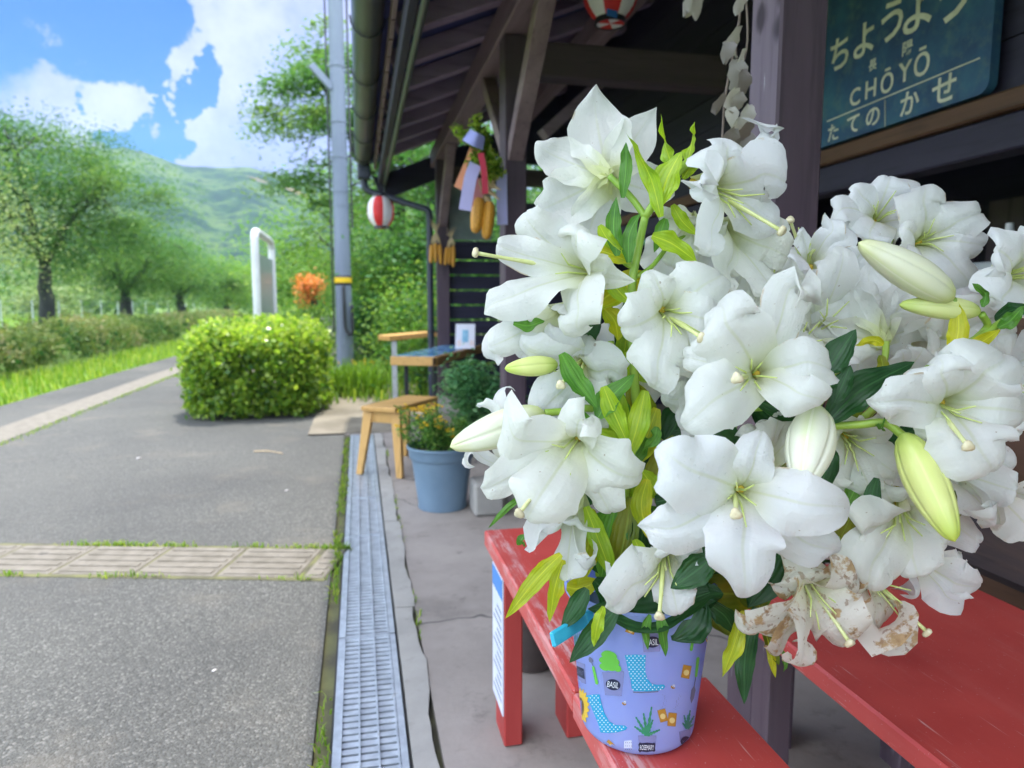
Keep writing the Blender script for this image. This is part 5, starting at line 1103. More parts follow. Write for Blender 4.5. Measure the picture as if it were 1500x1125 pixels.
def ribbon(mb, ctr, A, W, seed, kind='petal', ruf=.006, cup=.25, twist=0., nu=10, side=None):
    """a petal or leaf along centre points: width W, ruffled edges, groove at the midrib"""
    rr = random.Random(seed); n = len(ctr)-1; vs = []; fs = []; uvs = []; out = (ctr[-1]-ctr[0])*.4+(ctr[n//2]-ctr[0]); out = out-A*out.dot(A)
    S0 = side or A.cross(out); S0 = S0.normalized() if S0.length > 1e-6 else A.orthogonal().normalized()
    ph = [rr.uniform(0, 6.28) for _ in range(6)]; roll = (rr.uniform(-.3, 2.2), rr.uniform(-.3, 2.2)); fr = [rr.uniform(1.2, 2.0)*6.28*k for k in (1, 1.7)]
    for i, p in enumerate(ctr):
        tt = i/n; tg = (ctr[min(i+1, n)]-ctr[max(i-1, 0)]).normalized(); S = (S0-tg*S0.dot(tg)).normalized(); N = S.cross(tg)
        if twist: a = twist*tt; S, N = S*math.cos(a)+N*math.sin(a), N*math.cos(a)-S*math.sin(a)
        ww = W*.5*wprof(tt, kind); env = math.sin(PI*min(1, tt*1.02))**.6
        for j in range(nu+1):
            u = 2*j/nu-1; au = abs(u); k = 0 if u < 0 else 1
            if kind == 'petal':                                     # tube at the base, edges rolled back further out
                z = cup*ww*(u*u)*(1-4.0*tt if tt < .5 else -1.0)-.55*ww*max(0, au-.5)**2*min(1, max(0, tt-.25)/.3)*roll[k]
            else: z = -cup*ww*u*u
            z -= ruf*.45*math.exp(-(u/.13)**2)*env
            z += ruf*env*au**2.2*(math.sin(fr[0]*tt+ph[k])+.55*math.sin(fr[1]*tt+ph[2+k]))
            vs.append(p+S*(u*ww*(1+.04*math.sin(fr[1]*1.6*tt+ph[4+k])*au))-N*z); uvs.append((u, tt))
    for i in range(n):
        for j in range(nu): a = i*(nu+1)+j; fs.append((a, a+1, a+nu+2, a+nu+1))
    mb.add(vs, fs, 0, uvs)
SEED = [100]
def curl_tip(ctr, A, ang, frac=.30):
    n = len(ctr)-1; i0 = int(n*(1-frac)); out = ctr[:i0+1]
    for i in range(i0, n):
        d = ctr[i+1]-ctr[i]; ax = d.cross(-A); k = (i-i0+1)/(n-i0)
        if ax.length > 1e-9: d = Matrix.Rotation(ang*k**1.3, 3, ax.normalized()) @ d
        out.append(out[-1]+d)
    return out
def flower(stem, C, A, petals, pist=None, dep=.055, old=False, base=False, stam=True, label=None, ruf=.0058):
    """a lily bloom: throat C (px, px, m), facing A (right, up, toward viewer); each petal (px, px, dz, width px, via)"""
    A = camvec(A); D = C[2]; c = atD(*C); B = c if base else c-A*dep; mb = MB()
    for pt in petals:
        SEED[0] += 1; x, y, dz, wpx = pt[:4]; via = pt[4] if len(pt) > 4 else None; T = atD(x, y, D+dz); W = wpx/FPX*(D+dz)*1.0; Ln = (T-B).length
        rr = random.Random(SEED[0])
        if via:
            V_ = atD(via[0], via[1], D+via[2]); h = B+A*dep*.55+(V_-B)*.12 if not base else B+A*.02; ctr = crom([B, h, h.lerp(V_, .5)+A*.008, V_, V_.lerp(T, .55)+A*.006, T], 22)
        else:
            o = T-B; o = o-A*o.dot(A)
            if base: P1 = B+A*.030+o*.16; P2 = B+o*.62+A*.062; ctr = [bez(B, P1, P2, T, i/22) for i in range(23)]
            P1 = B+A*(dep*.9)+o*.10; P2 = B+o*.72+A*max((T-B).dot(A)+.028, dep*.9); ctr = ctr if base else [bez(B, P1, P2, T, i/22) for i in range(23)]
        ctr = curl_tip([B+(p-B)*1.12 for p in ctr], A, pt[5] if len(pt) > 5 else rr.uniform(.5, 1.9))
        ribbon(mb, ctr, A, W, SEED[0], 'petal', ruf*rr.uniform(.9, 1.7)*(W/.055), .30, rr.uniform(-.25, .25))
    fl = mb.build('flower', M['oldpetal' if old else 'petal'], stem, smooth=True, loc=B)
    if label: fl['label'] = label
    if stam and not base:
        rr = random.Random(SEED[0]); q = MB(); X = A.orthogonal().normalized(); Y = A.cross(X); S = c if pist is None else None
        pe = atD(pist[0], pist[1], D+pist[2]) if pist else c+A*.040
        ax = (pe-B).normalized()*.6+A*.4; ax.normalize()
        for k in range(6):
            a = 2*PI*k/6+rr.uniform(-.3, .3); o = X*math.cos(a)+Y*math.sin(a); l = dep+rr.uniform(.012, .036); e = B+ax*l+o*rr.uniform(.012, .026); q.tube([B, B+ax*l*.4+o*.004, B+ax*l*.75+o*.008, e], [.0016, .0014, .0012, .0007], 6, 0)
        q.tube([B, B+A*dep*.6], [.008, .004], 10, 1)
        q.build('stamens', [M['filament'], M['anther']], fl, smooth=True)
        if pist is None: return fl, B
        q = MB(); md = B.lerp(pe, .5)+A*.006; pts = crom([B, md, pe], 10); q.tube(pts, [.0028]*7+[.0024, .0022, .0022, .0024], 8, 0)
        dv = (pts[-1]-pts[-2]).normalized(); q.lathe(pe-dv*.001, [(.0024, 0), (.0052, .001), (.0060, .0035), (.0048, .006), (.0015, .0068), (0, .0062)], 12, 1, dv, wob=lambda a, h: 1+.16*math.cos(3*a)); q.build('pistil', [M['style'], M['stigma']], fl, smooth=True)
    return fl, B
def bud(stem, b0, b1, D0, D1, rpx, green, bend=0.):
    p, e = atD(b0[0], b0[1], D0), atD(b1[0], b1[1], D1); d = e-p; Ln = d.length; r = rpx/FPX*(D0+D1)/2; mb = MB()
    prof = [(.24, 0), (.48, .03), (.76, .13), (.95, .28), (1., .40), (.96, .54), (.84, .68), (.66, .81), (.43, .92), (.22, .985), (0, 1.)]
    P2 = []
    for i in range(24):
        k = i/23; 
        for (r0, h0), (r1, h1) in zip(prof, prof[1:]):
            if h0 <= k <= h1: P2.append(((r0+(r1-r0)*(k-h0)/(h1-h0))*r, k*Ln)); break
    mb.lathe(p, P2, 60, 0, d, wob=lambda a, h: 1+.05*math.cos(3*a)-.12*math.exp(-((math.cos(1.5*a))/.13)**2))
    o = mb.build('bud', M['bud'], stem, smooth=True, loc=p); at = o.data.attributes.new('green', 'FLOAT', 'POINT'); at.data.foreach_set('value', np.full(len(o.data.vertices), green, dtype=np.float32)); return o
def leaf(stem, kind, pts, wpx, D=.84, dz=(0, 0, 0), twist=0., face=None, bow=.004):
    SEED[0] += 1; P = [atD(x, y, D+dz[min(i, len(dz)-1)]) for i, (x, y) in enumerate(pts)]; ctr = crom(P, 16); W = wpx/FPX*D; mb = MB(); rr = random.Random(SEED[0])
    tocam = (EYE-P[len(P)//2]).normalized(); A = (tocam+Vector((rr.uniform(-.3, .3), rr.uniform(-.3, .3), rr.uniform(-.1, .6)))).normalized()
    tg = (P[-1]-P[0]).normalized(); side = tg.cross(A).normalized(); ribbon(mb, ctr, A, W, SEED[0], 'leaf', bow, .35, twist if twist else rr.uniform(-.3, .3), 6, side)
    return mb.build('leaf', LF[kind], stem, smooth=True, loc=P[0])
def stalk(stem, pts, r, name='stalk', r1=None): 
    P = crom([atD(*p) for p in pts], 6*len(pts)); n = len(P); q = MB(); q.tube(P, [r+(r1-r)*i/(n-1) if r1 else r for i in range(n)], 9); return q.build(name, M['stem'], stem, smooth=True, loc=P[0])
GL = 'white lilies standing in the printed bucket'
def lily(label): return thing('lily_stem', bc+Vector((0, 0, .01)), label, 'lily', GL)
# ---- stem A: the tall stem whose bare stalk shows, blooms at the upper left
s = lily('tallest lily, its bare pale stalk forking above the upper left blooms, twisted lime leaves')
stalk(s, [(945, 905, .93), (940, 760, .90), (932, 600, .87), (925, 440, .85), (933, 375, .85), (945, 318, .84)], .0062, 'main_stalk', .0048)
stalk(s, [(945, 318, .84), (925, 290, .845), (893, 258, .855)], .0042); stalk(s, [(945, 318, .84), (972, 278, .83), (1000, 245, .835), (1030, 228, .84)], .0048, r1=.0062)
stalk(s, [(927, 392, .85), (915, 384, .85), (903, 370, .85), (895, 385, .86)], .0036); stalk(s, [(933, 405, .85), (955, 390, .86), (985, 355, .87), (1015, 345, .88)], .003)
flower(s, (893, 258, .855), (-.05, .12, -1), [(870, 140, .055, 84), (952, 170, .055, 66), (782, 212, .055, 62), (780, 312, .05, 78), (858, 362, .05, 66), (985, 284, .06, 68)], base=True, label='lily bloom seen from behind, its petals curled away, topmost at the left')
flower(s, (1066, 278, .80), (.5, -.35, .75), [(1048, 198, .02, 90, (1062, 225, -.01)), (1078, 178, -.01, 42, (1123, 205, .0)), (1148, 270, .0, 88, (1110, 258, -.015)), (1140, 335, .03, 62, (1105, 310, .01)), (1030, 385, -.0, 62, (1042, 325, -.022)), (1012, 290, -.02, 66, (1030, 258, -.028))], (1143, 337, -.035))
flower(s, (1003, 340, .86), (-.3, -.5, .6), [(972, 300, .0, 40), (985, 385, .02, 50), (1035, 370, .02, 50), (1020, 300, .02, 45), (960, 340, .0, 40)], stam=False)
flower(s, (1085, 350, .85), (.35, -.5, .6), [(1150, 330, .0, 60), (1155, 375, .0, 66, (1120, 360, -.01)), (1120, 425, .0, 60), (1060, 415, -.0, 62, (1065, 385, -.01)), (1030, 350, .02, 50), (1100, 300, .03, 60)], stam=False)
flower(s, (846, 395, .83), (-.72, .05, .55), [(772, 302, .02, 70, (795, 345, -.005)), (870, 326, -.01, 78, (848, 352, -.03)), (738, 360, .0, 52, (775, 375, -.0)), (722, 452, .0, 72, (768, 428, -.012)), (856, 503, -.02, 92, (850, 448, -.035)), (914, 412, .01, 56, (885, 405, -.018))], (699, 371, -.02), label='lily bloom facing left, its long pistil sticking out past the petals')
flower(s, (805, 470, .87), (-.5, -.4, .6), [(735, 528, .0, 44, (745, 495, .0)), (725, 500, .0, 50), (770, 520, .02, 45), (860, 500, .02, 50), (840, 430, .03, 50)], stam=False)
for k, pts, w_, D, tw in (('m', [(912, 290), (917, 245), (917, 208)], 19, .83, .4), ('l', [(968, 318), (952, 255), (917, 194)], 26, .82, 1.6), ('l', [(986, 245), (977, 215), (968, 166)], 24, .84, 2.2), ('l', [(1004, 246), (1014, 215), (1018, 178)], 19, .84, 1.9), ('l', [(966, 300), (978, 262), (998, 222)], 46, .82, .2), ('l', [(1000, 262), (1012, 245), (1035, 232)], 18, .84, .3), ('m', [(904, 375), (899, 335), (903, 288)], 24, .83, .5), ('m', [(921, 385), (922, 345), (938, 312)], 22, .83, .4), ('y', [(862, 362), (895, 372), (925, 385)], 26, .84, .2), ('y', [(866, 452), (905, 425), (958, 402)], 52, .86, .2), ('y', [(885, 452), (900, 472), (905, 500)], 34, .86, .3), ('l', [(955, 345), (985, 358), (1022, 385)], 30, .83, .2), ('m', [(975, 320), (968, 340), (958, 370)], 20, .84, .1), ('m', [(752, 474), (775, 478), (798, 470)], 22, .85, .2)):
    leaf(s, k, pts, w_, D, twist=tw)
# ---- stem B: left side, the big open bloom with long pistil
s = lily('lily whose big open bloom hangs over the bench corner with a long bent pistil')
stalk(s, [(925, 905, .93), (915, 780, .89), (918, 690, .86), (905, 600, .86), (895, 500, .87)], .0055, 'main_stalk', .0042); stalk(s, [(918, 690, .86), (893, 660, .86), (865, 640, .85)], .0036)
flower(s, (838, 655, .78), (-.38, -.35, .85), [(748, 566, .01, 74, (765, 640, -.02)), (887, 621, -.005, 62, (850, 617, -.012)), (957, 688, -.0, 84, (905, 690, -.018)), (905, 752, .02, 66, (880, 722, -.0)), (768, 768, -.025, 102, (800, 712, -.035)), (712, 712, .0, 66, (762, 690, -.01))], (762, 750, -.055), label='wide open lily bloom at the left, a long pistil bent down across its petals')
flower(s, (850, 548, .86), (-.25, -.55, .7), [(758, 492, .0, 62), (925, 548, .0, 66, (890, 540, -.01)), (885, 620, .0, 56), (785, 610, .0, 66, (815, 580, -.01)), (865, 470, .03, 80), (800, 470, .02, 60)], (822, 563, -.05))
flower(s, (832, 772, .84), (-.2, -.72, .35), [(887, 782, -.02, 57, (855, 822, -.02)), (790, 785, .0, 81, (800, 770, -.01)), (850, 748, -.02, 78), (835, 830, -.01, 65), (800, 745, .02, 78)], stam=False)
flower(s, (735, 690, .86), (-.7, .1, .3), [(712, 600, .0, 40, (730, 615, .0)), (700, 690, .0, 30, (705, 665, .0)), (745, 560, .01, 54), (770, 600, .02, 50)], stam=False)
bud(s, (816, 534), (739, 540), .85, .83, 15, 1.); bud(s, (796, 606), (659, 655), .84, .80, 27, .15); stalk(s, [(820, 533, .85), (845, 545, .85), (872, 590, .86)], .0032); stalk(s, [(798, 605, .84), (830, 602, .845), (862, 598, .85), (885, 605, .86)], .0046)
for k, pts, w_, D, tw in (('m', [(822, 518), (845, 560), (875, 598)], 34, .82, .2), ('m', [(876, 612), (893, 585), (930, 548)], 36, .83, .2), ('l', [(868, 632), (890, 660), (908, 705)], 46, .845, .3), ('l', [(888, 690), (908, 640), (912, 575)], 46, .85, .2), ('y', [(962, 598), (945, 645), (928, 690)], 34, .855, .2), ('o', [(925, 560), (940, 610), (930, 660)], 44, .87, .2), ('y', [(866, 745), (862, 800), (846, 858)], 42, .85, .2), ('m', [(905, 730), (890, 790), (880, 850)], 50, .86, .3), ('o', [(925, 728), (915, 790), (900, 850)], 40, .855, -.5), ('d', [(945, 735), (938, 800), (928, 850)], 44, .862, .4), ('m', [(868, 702), (880, 722), (900, 745)], 30, .85, .2), ('d', [(915, 600), (925, 640), (920, 690)], 40, .875, .4), ('m', [(945, 640), (930, 665), (905, 690)], 30, .852, .6), ('m', [(900, 570), (912, 605), (900, 640)], 34, .86, -.4), ('y', [(822, 812), (785, 850), (740, 906)], 27, .82, .4), ('y', [(825, 820), (812, 862), (805, 912)], 24, .83, .3), ('m', [(772, 722), (742, 745), (715, 774)], 10, .81, .3), ('m', [(780, 580), (800, 575), (830, 585)], 26, .86, .2), ('l', [(940, 690), (955, 712), (960, 730)], 30, .85, .2), ('y', [(830, 860), (850, 862), (880, 850)], 34, .86, .2), ('m', [(770, 800), (765, 790), (790, 770)], 14, .85, .2)):
    leaf(s, k, pts, w_, D, twist=tw)
# ---- stem C: the two big central blooms
s = lily('lily with the two biggest front blooms facing the viewer in the middle of the bouquet')
stalk(s, [(955, 905, .93), (1010, 780, .88), (1050, 680, .84), (1085, 600, .82)], .0055, 'main_stalk', .0042); stalk(s, [(1085, 600, .82), (1150, 596, .80), (1195, 598, .77)], .0036)
flower(s, (1118, 545, .745), (-.05, .08, 1), [(1048, 430, .02, 100, (1068, 482, -.02)), (1200, 460, -.0, 62, (1152, 437, -.005)), (1230, 550, .0, 76, (1176, 532, -.022)), (1222, 592, -.02, 66, (1165, 574, -.034)), (988, 636, -.0, 92, (1052, 582, -.024)), (988, 522, .03, 52, (1040, 532, .0))], (1080, 554, -.065), label='large open lily bloom at the centre with dewy petals')
flower(s, (1094, 718, .715), (-.05, .1, 1), [(955, 648, .0, 112, (1018, 690, -.018)), (938, 765, .02, 78, (1000, 766, -.005)), (1090, 888, -.01, 104, (1087, 795, -.024)), (1247, 740, .0, 92, (1172, 736, -.024)), (1230, 802, .03, 74, (1168, 786, .015)), (1118, 615, .035, 56, (1105, 665, -.0))], (1078, 752, -.05), label='large open lily bloom in front, yellow pollen smeared at its throat')
flower(s, (1140, 655, .80), (.1, .5, .6), [(1128, 615, .0, 40), (1168, 640, .0, 46), (1100, 625, .02, 40), (1075, 640, .02, 40)], stam=False)
flower(s, (980, 455, .785), (.12, -.15, 1), [(895, 480, .0, 88, (936, 475, -.022)), (945, 388, .01, 56, (964, 420, -.01)), (1065, 395, .02, 84, (1025, 420, -.01)), (1065, 470, .02, 66, (1025, 465, -.01)), (955, 578, -.0, 74, (964, 520, -.024)), (1040, 560, .02, 66, (1015, 515, -.005))], (1027, 494, -.05))
flower(s, (1040, 590, .84), (-.2, -.4, .6), [(990, 600, .0, 50), (965, 570, .02, 50), (1060, 560, .02, 50), (1010, 640, .02, 44)], stam=False)
bud(s, (1196, 600), (1174, 712), .765, .705, 35, .05)
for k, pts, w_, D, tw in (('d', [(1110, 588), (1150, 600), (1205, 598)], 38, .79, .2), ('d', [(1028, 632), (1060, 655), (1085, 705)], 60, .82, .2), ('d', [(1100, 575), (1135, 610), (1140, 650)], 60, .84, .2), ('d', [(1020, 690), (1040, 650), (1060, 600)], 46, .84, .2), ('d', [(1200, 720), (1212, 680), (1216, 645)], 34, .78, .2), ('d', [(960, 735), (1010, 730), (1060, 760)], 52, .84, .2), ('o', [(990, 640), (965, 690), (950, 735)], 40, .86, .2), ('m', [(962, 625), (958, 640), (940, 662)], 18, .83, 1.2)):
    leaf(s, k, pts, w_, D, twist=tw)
# ---- stem D: right side front bloom and the long green bud
s = lily('lily at the right with a broad front bloom and a long hanging yellow green bud')
stalk(s, [(970, 905, .93), (1090, 780, .88), (1170, 690, .84), (1205, 622, .80)], .0055, 'main_stalk', .0042); stalk(s, [(1195, 626, .79), (1260, 622, .77), (1296, 620, .76), (1325, 640, .752)], .0046)
flower(s, (1398, 594, .735), (0, -.12, 1), [(1366, 510, .0, 92, (1378, 552, -.02)), (1480, 510, .01, 112, (1440, 547, -.024)), (1265, 590, .0, 76, (1330, 586, -.015)), (1368, 662, .02, 76, (1382, 630, .0)), (1512, 605, .02, 92, (1460, 598, -.012)), (1455, 704, -.01, 118, (1428, 648, -.026))], (1417, 652, -.055), label='broad lily bloom near the right edge with a drooping pistil')
flower(s, (1248, 650, .815), (-.1, -.25, .95), [(1190, 650, .0, 56), (1212, 705, .0, 60, (1225, 685, -.015)), (1270, 720, .0, 66), (1312, 690, .0, 60), (1308, 625, .01, 60), (1222, 605, .02, 56)], None)
flower(s, (1425, 700, .82), (.4, -.2, .7), [(1392, 745, -.02, 50, (1448, 752, -.03)), (1468, 712, -.01, 56), (1430, 765, .0, 56), (1370, 700, .02, 60), (1385, 660, .02, 60)], stam=False)
flower(s, (1478, 735, .85), (.3, -.5, .6), [(1440, 762, .0, 66), (1500, 772, .0, 70), (1520, 710, .0, 60), (1460, 690, .02, 60)], stam=False)
bud(s, (1324, 636), (1399, 794), .75, .70, 30, 1.)
for k, pts, w_, D, tw in (('d', [(1212, 618), (1262, 572), (1340, 530)], 52, .775, .2), ('d', [(1222, 590), (1236, 560), (1246, 535)], 28, .76, .3), ('d', [(1210, 548), (1228, 520), (1254, 482)], 42, .77, .2), ('m', [(1284, 622), (1292, 630), (1296, 610)], 16, .755, 1.), ('d', [(1284, 700), (1278, 738), (1322, 752)], 24, .78, .7), ('o', [(1248, 745), (1240, 770), (1225, 800)], 40, .84, .2), ('d', [(1215, 770), (1235, 790), (1260, 800)], 44, .86, .2), ('d', [(1390, 660), (1405, 675), (1400, 690)], 30, .84, .2)):
    leaf(s, k, pts, w_, D, twist=tw)
# ---- stem E: upper right cluster against the dark shop
s = lily('lily at the upper right whose blooms stand out against the dark shop front')
stalk(s, [(985, 900, .95), (1130, 700, .98), (1240, 520, 1.0), (1305, 350, 1.0)], .0055, 'main_stalk', .0042); stalk(s, [(1222, 405, .96), (1232, 430, .97), (1240, 480, .98)], .0032)
flower(s, (1289, 313, 1.0), (-.12, .25, .95), [(1242, 275, .0, 50, (1265, 293, -.01)), (1298, 262, .02, 66), (1352, 272, .03, 66), (1212, 335, .0, 46, (1240, 308, -.02)), (1268, 368, -.01, 70, (1275, 338, -.02)), (1338, 335, .0, 60)], None)
flower(s, (1362, 350, .96), (.05, .0, 1), [(1440, 311, .0, 66, (1400, 326, -.015)), (1446, 366, .01, 54, (1405, 355, -.012)), (1420, 430, .0, 74, (1395, 388, -.02)), (1338, 408, .0, 56), (1308, 335, .0, 64), (1350, 262, .02, 78, (1352, 300, -.01))], None, label='lily bloom at the upper right facing out with a pollen speckled throat')
flower(s, (1192, 372, .96), (-.15, .5, .7), [(1208, 320, .0, 34, (1215, 345, -.02)), (1236, 332, .0, 44, (1225, 355, -.02)), (1145, 385, .0, 56), (1178, 425, .0, 66), (1242, 398, .0, 62), (1165, 350, .0, 40)], (1158, 324, -.03))
flower(s, (1238, 410, .94), (.3, .3, .6), [(1275, 385, .0, 50), (1290, 420, .0, 56), (1215, 430, .0, 60), (1250, 370, .0, 50)], stam=False)
flower(s, (1135, 420, .90), (.1, -.3, .8), [(1175, 400, .0, 62), (1190, 440, .0, 56), (1120, 480, .0, 70), (1080, 440, .0, 66), (1105, 385, .02, 60), (1150, 470, .0, 54)], (1150, 405, -.03))
flower(s, (1405, 420, .98), (.4, -.3, .5), [(1446, 415, .0, 46), (1400, 450, .0, 50), (1370, 420, .0, 50), (1385, 395, .0, 36)], stam=False)
for k, pts, w_, D, tw in (('m', [(1240, 395), (1256, 390), (1238, 375)], 10, .95, .5), ('d', [(1200, 435), (1215, 455), (1215, 475)], 26, .95, .3), ('d', [(1255, 400), (1275, 395), (1285, 390)], 22, .97, .2)):
    leaf(s, k, pts, w_, D, twist=tw)
# ---- stem F: buds at the upper right
s = lily('lily at the right carrying two plump unopened buds side by side above the white blooms')
stalk(s, [(990, 900, .95), (1160, 720, .90), (1290, 590, .86), (1400, 515, .83), (1440, 490, .82), (1482, 462, .82)], .0055, 'main_stalk', .0045); stalk(s, [(1425, 500, .825), (1446, 478, .82), (1438, 460, .81)], .0042); stalk(s, [(1403, 515, .83), (1404, 470, .815), (1396, 438, .80)], .0038)
stalk(s, [(1298, 500, .87), (1296, 525, .87), (1285, 550, .87)], .0042)
bud(s, (1394, 436), (1257, 355), .80, .77, 27, .2); bud(s, (1434, 456), (1317, 446), .815, .80, 17, .85)
flower(s, (1297, 502, .87), (-.05, .4, -.85), [(1205, 424, .05, 66), (1268, 395, .05, 70), (1340, 418, .05, 74), (1375, 485, .05, 64), (1175, 495, .05, 66), (1265, 575, .04, 60)], base=True, label='lily bloom seen from behind in the middle of the right half')
flower(s, (1500, 400, .86), (.2, 0, 1), [(1436, 378, .0, 76, (1465, 372, -.015)), (1447, 452, .0, 80, (1470, 432, -.015)), (1530, 330, .0, 70), (1565, 420, .0, 70), (1510, 480, .0, 70), (1480, 340, .03, 60)], None)
flower(s, (1400, 500, .92), (.1, .1, .9), [(1360, 450, .0, 66), (1430, 430, .0, 66), (1480, 490, .0, 70), (1450, 540, .0, 60), (1350, 520, .0, 70)], stam=False)
flower(s, (1330, 550, .90), (-.1, .2, .9), [(1310, 515, .0, 46), (1345, 510, .0, 40), (1290, 590, .0, 60), (1370, 590, .0, 60)], stam=False)
for k, pts, w_, D, tw in (('y', [(1393, 520), (1404, 485), (1402, 440)], 28, .80, .3), ('y', [(1400, 528), (1432, 505), (1466, 482)], 22, .81, .2), ('m', [(1462, 480), (1480, 470), (1500, 448)], 22, .81, .5), ('m', [(1440, 450), (1444, 430), (1424, 415)], 12, .80, .4), ('d', [(1458, 470), (1480, 455), (1510, 455)], 26, .83, .2), ('y', [(1294, 505), (1278, 498), (1252, 506)], 14, .85, .3), ('o', [(1290, 520), (1294, 540), (1286, 560)], 18, .85, .3)):
    leaf(s, k, pts, w_, D, twist=tw)
# ---- stem G: low blooms, some withered, hanging toward the wide bench
s = lily('lily with low drooping withered blooms blotched brown above the wide red bench')
stalk(s, [(985, 900, .93), (1060, 820, .88), (1140, 800, .84), (1230, 790, .84)], .0055, 'main_stalk', .0042)
flower(s, (1190, 872, .775), (.15, -.6, .65), [(1069, 899, .0, 76, (1120, 908, -.022)), (1160, 806, .02, 87, (1172, 840, -.005)), (1163, 967, -.01, 76, (1178, 925, -.022)), (1128, 955, .02, 50, (1150, 920, .0)), (1241, 938, .0, 90, (1222, 905, -.015)), (1250, 822, .01, 92, (1240, 855, -.01))], (1243, 939, -.03), old=True, label='withered lily bloom with brown blotched petals hanging lowest')
flower(s, (1285, 860, .81), (.3, -.5, .6), [(1327, 878, .0, 87, (1280, 905, -.015)), (1225, 862, .0, 78), (1268, 820, .0, 92), (1255, 890, .0, 70)], (1356, 924, -.02), old=True, label='withered lily bloom with a browned curled edge and a jutting pistil')
flower(s, (1320, 762, .80), (-.3, -.45, .75), [(1254, 778, -.01, 74, (1280, 770, -.02)), (1265, 862, -.0, 92, (1285, 815, -.022)), (1345, 838, .0, 76), (1395, 790, .0, 70), (1370, 705, .02, 66), (1290, 700, .02, 70)], None)
flower(s, (1355, 830, .86), (.5, -.4, .4), [(1438, 848, .0, 66, (1392, 850, -.01)), (1395, 798, .0, 46), (1405, 868, .0, 50, (1380, 865, -.01)), (1315, 868, .0, 60), (1300, 810, .02, 60)], stam=False)
flower(s, (978, 832, .80), (-.1, -.5, .75), [(893, 890, .0, 91, (932, 852, -.018)), (884, 824, .01, 57, (930, 838, -.012)), (993, 894, -.01, 60, (986, 866, -.016)), (1033, 792, .0, 60), (1028, 838, .0, 65), (950, 795, .0, 73)], (966, 900, -.045))
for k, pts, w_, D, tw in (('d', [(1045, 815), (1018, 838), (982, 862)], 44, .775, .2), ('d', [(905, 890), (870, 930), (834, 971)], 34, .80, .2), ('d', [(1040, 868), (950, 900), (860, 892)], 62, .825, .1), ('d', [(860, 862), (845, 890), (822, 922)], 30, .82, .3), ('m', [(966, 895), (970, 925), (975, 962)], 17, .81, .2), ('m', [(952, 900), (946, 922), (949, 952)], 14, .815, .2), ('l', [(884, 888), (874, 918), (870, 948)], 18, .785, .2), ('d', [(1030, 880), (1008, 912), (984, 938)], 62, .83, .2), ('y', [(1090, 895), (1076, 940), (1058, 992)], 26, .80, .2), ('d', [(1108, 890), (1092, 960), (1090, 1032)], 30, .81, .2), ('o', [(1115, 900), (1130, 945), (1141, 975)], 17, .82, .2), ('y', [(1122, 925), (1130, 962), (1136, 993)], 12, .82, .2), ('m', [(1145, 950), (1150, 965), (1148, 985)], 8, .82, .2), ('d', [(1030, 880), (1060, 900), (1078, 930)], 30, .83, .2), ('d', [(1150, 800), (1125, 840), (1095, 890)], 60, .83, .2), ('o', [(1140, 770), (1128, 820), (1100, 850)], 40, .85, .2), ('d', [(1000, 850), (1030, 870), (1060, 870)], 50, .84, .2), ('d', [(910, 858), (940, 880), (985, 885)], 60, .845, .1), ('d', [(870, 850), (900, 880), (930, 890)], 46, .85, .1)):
    leaf(s, k, pts, w_, D, twist=tw)
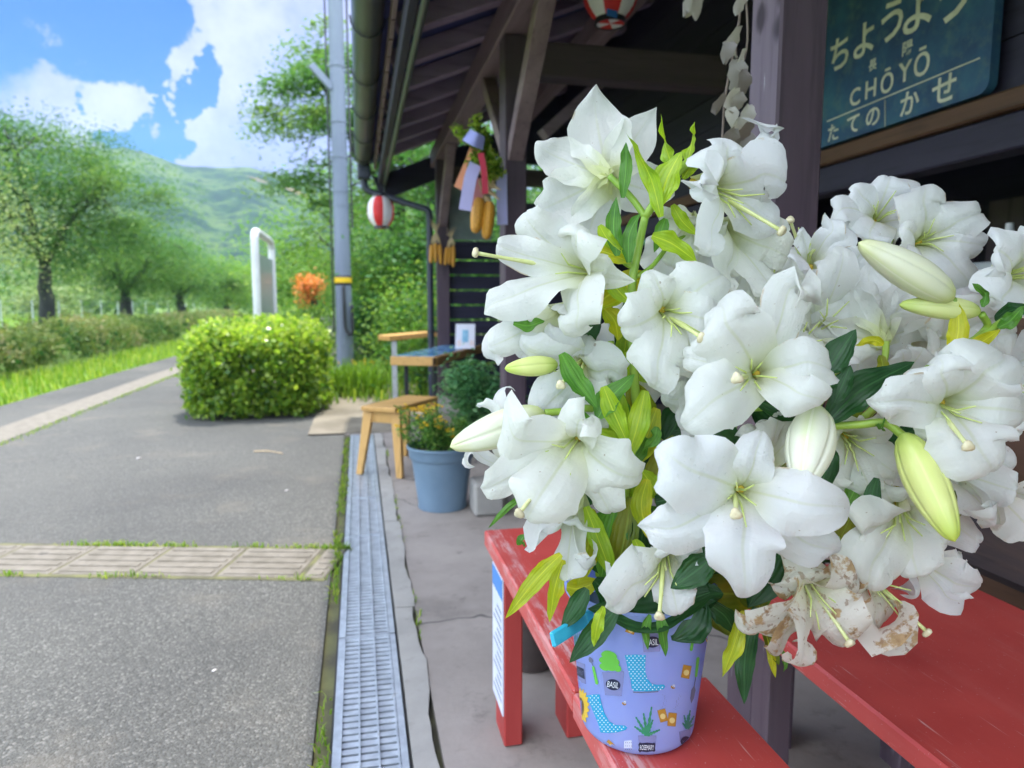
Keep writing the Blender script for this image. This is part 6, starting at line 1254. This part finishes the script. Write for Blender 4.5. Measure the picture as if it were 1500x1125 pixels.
# more blooms deeper in the bunch, between and behind the front ones
rg = random.Random(5); st = [o for o in COL.objects if o.name.startswith('lily_stem')]
for i, (x, y, D, ax, ay, k) in enumerate(((1215, 470, .90, .1, .3, 2), (1175, 500, .91, .0, .2, 2), (1330, 655, .90, .2, -.2, 3), (1235, 735, .89, .0, -.4, 3), (1060, 470, .90, -.1, .3, 0), (1405, 645, .92, .3, -.1, 3), (1470, 560, .92, .3, .1, 5), (935, 525, .92, -.3, .2, 1), (1040, 525, .92, .0, .2, 2), (1270, 460, .94, .1, .4, 5), (1350, 480, .95, .2, .3, 5), (1010, 420, .93, -.1, .3, 0), (1160, 690, .90, .0, -.3, 2), (1345, 730, .92, .3, -.3, 6))):
    n = 6; r0 = rg.uniform(0, 1); P = [(x+95*math.cos(r0+PI/3*j)*rg.uniform(.8, 1.1), y+95*math.sin(r0+PI/3*j)*rg.uniform(.8, 1.1), .01*(j % 2), 66 if j % 2 else 54) for j in range(6)]
    flower(st[k], (x, y, D), (ax, ay, .85), P, None)
# lower stem leaves filling the heart of the bouquet, shared round the stems
rg = random.Random(99); st = [o for o in COL.objects if o.name.startswith('lily_stem')]
for i in range(92):
    x, y = rg.uniform(800, 1420), rg.uniform(470, 900)
    if x > 1250 and y > 760 or x < 880 and y > 800 or y > 860 and x > 1150 or x < 840: continue
    if x > 1150 and y < 610: continue
    D = rg.uniform(.885, .96); a = rg.uniform(0, 6.28); l = rg.uniform(45, 80); dx, dy = math.cos(a)*l, math.sin(a)*l*.8
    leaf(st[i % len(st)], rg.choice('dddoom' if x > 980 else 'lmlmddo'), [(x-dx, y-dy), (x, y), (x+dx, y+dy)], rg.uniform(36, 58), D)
for k, pts, w_, D in (('l', [(884, 566), (900, 605), (922, 655)], 30, .825), ('l', [(945, 572), (934, 622), (916, 684)], 32, .83), ('l', [(858, 742), (878, 795), (900, 852)], 30, .835), ('y', [(948, 702), (940, 740), (950, 790)], 30, .835), ('l', [(948, 425), (934, 452), (952, 486)], 26, .84), ('l', [(1008, 392), (985, 418), (958, 440)], 24, .83), ('l', [(890, 402), (905, 425), (925, 445)], 26, .835), ('l', [(878, 330), (892, 352), (915, 372)], 20, .83), ('l', [(985, 300), (1000, 325), (1022, 345)], 20, .835), ('m', [(835, 600), (858, 622), (880, 660)], 26, .835), ('l', [(930, 790), (945, 825), (940, 860)], 28, .83), ('m', [(1258, 690), (1250, 722), (1232, 752)], 24, .81)):
    leaf(st[0 if pts[0][1] < 500 else 1], k, pts, w_, D)
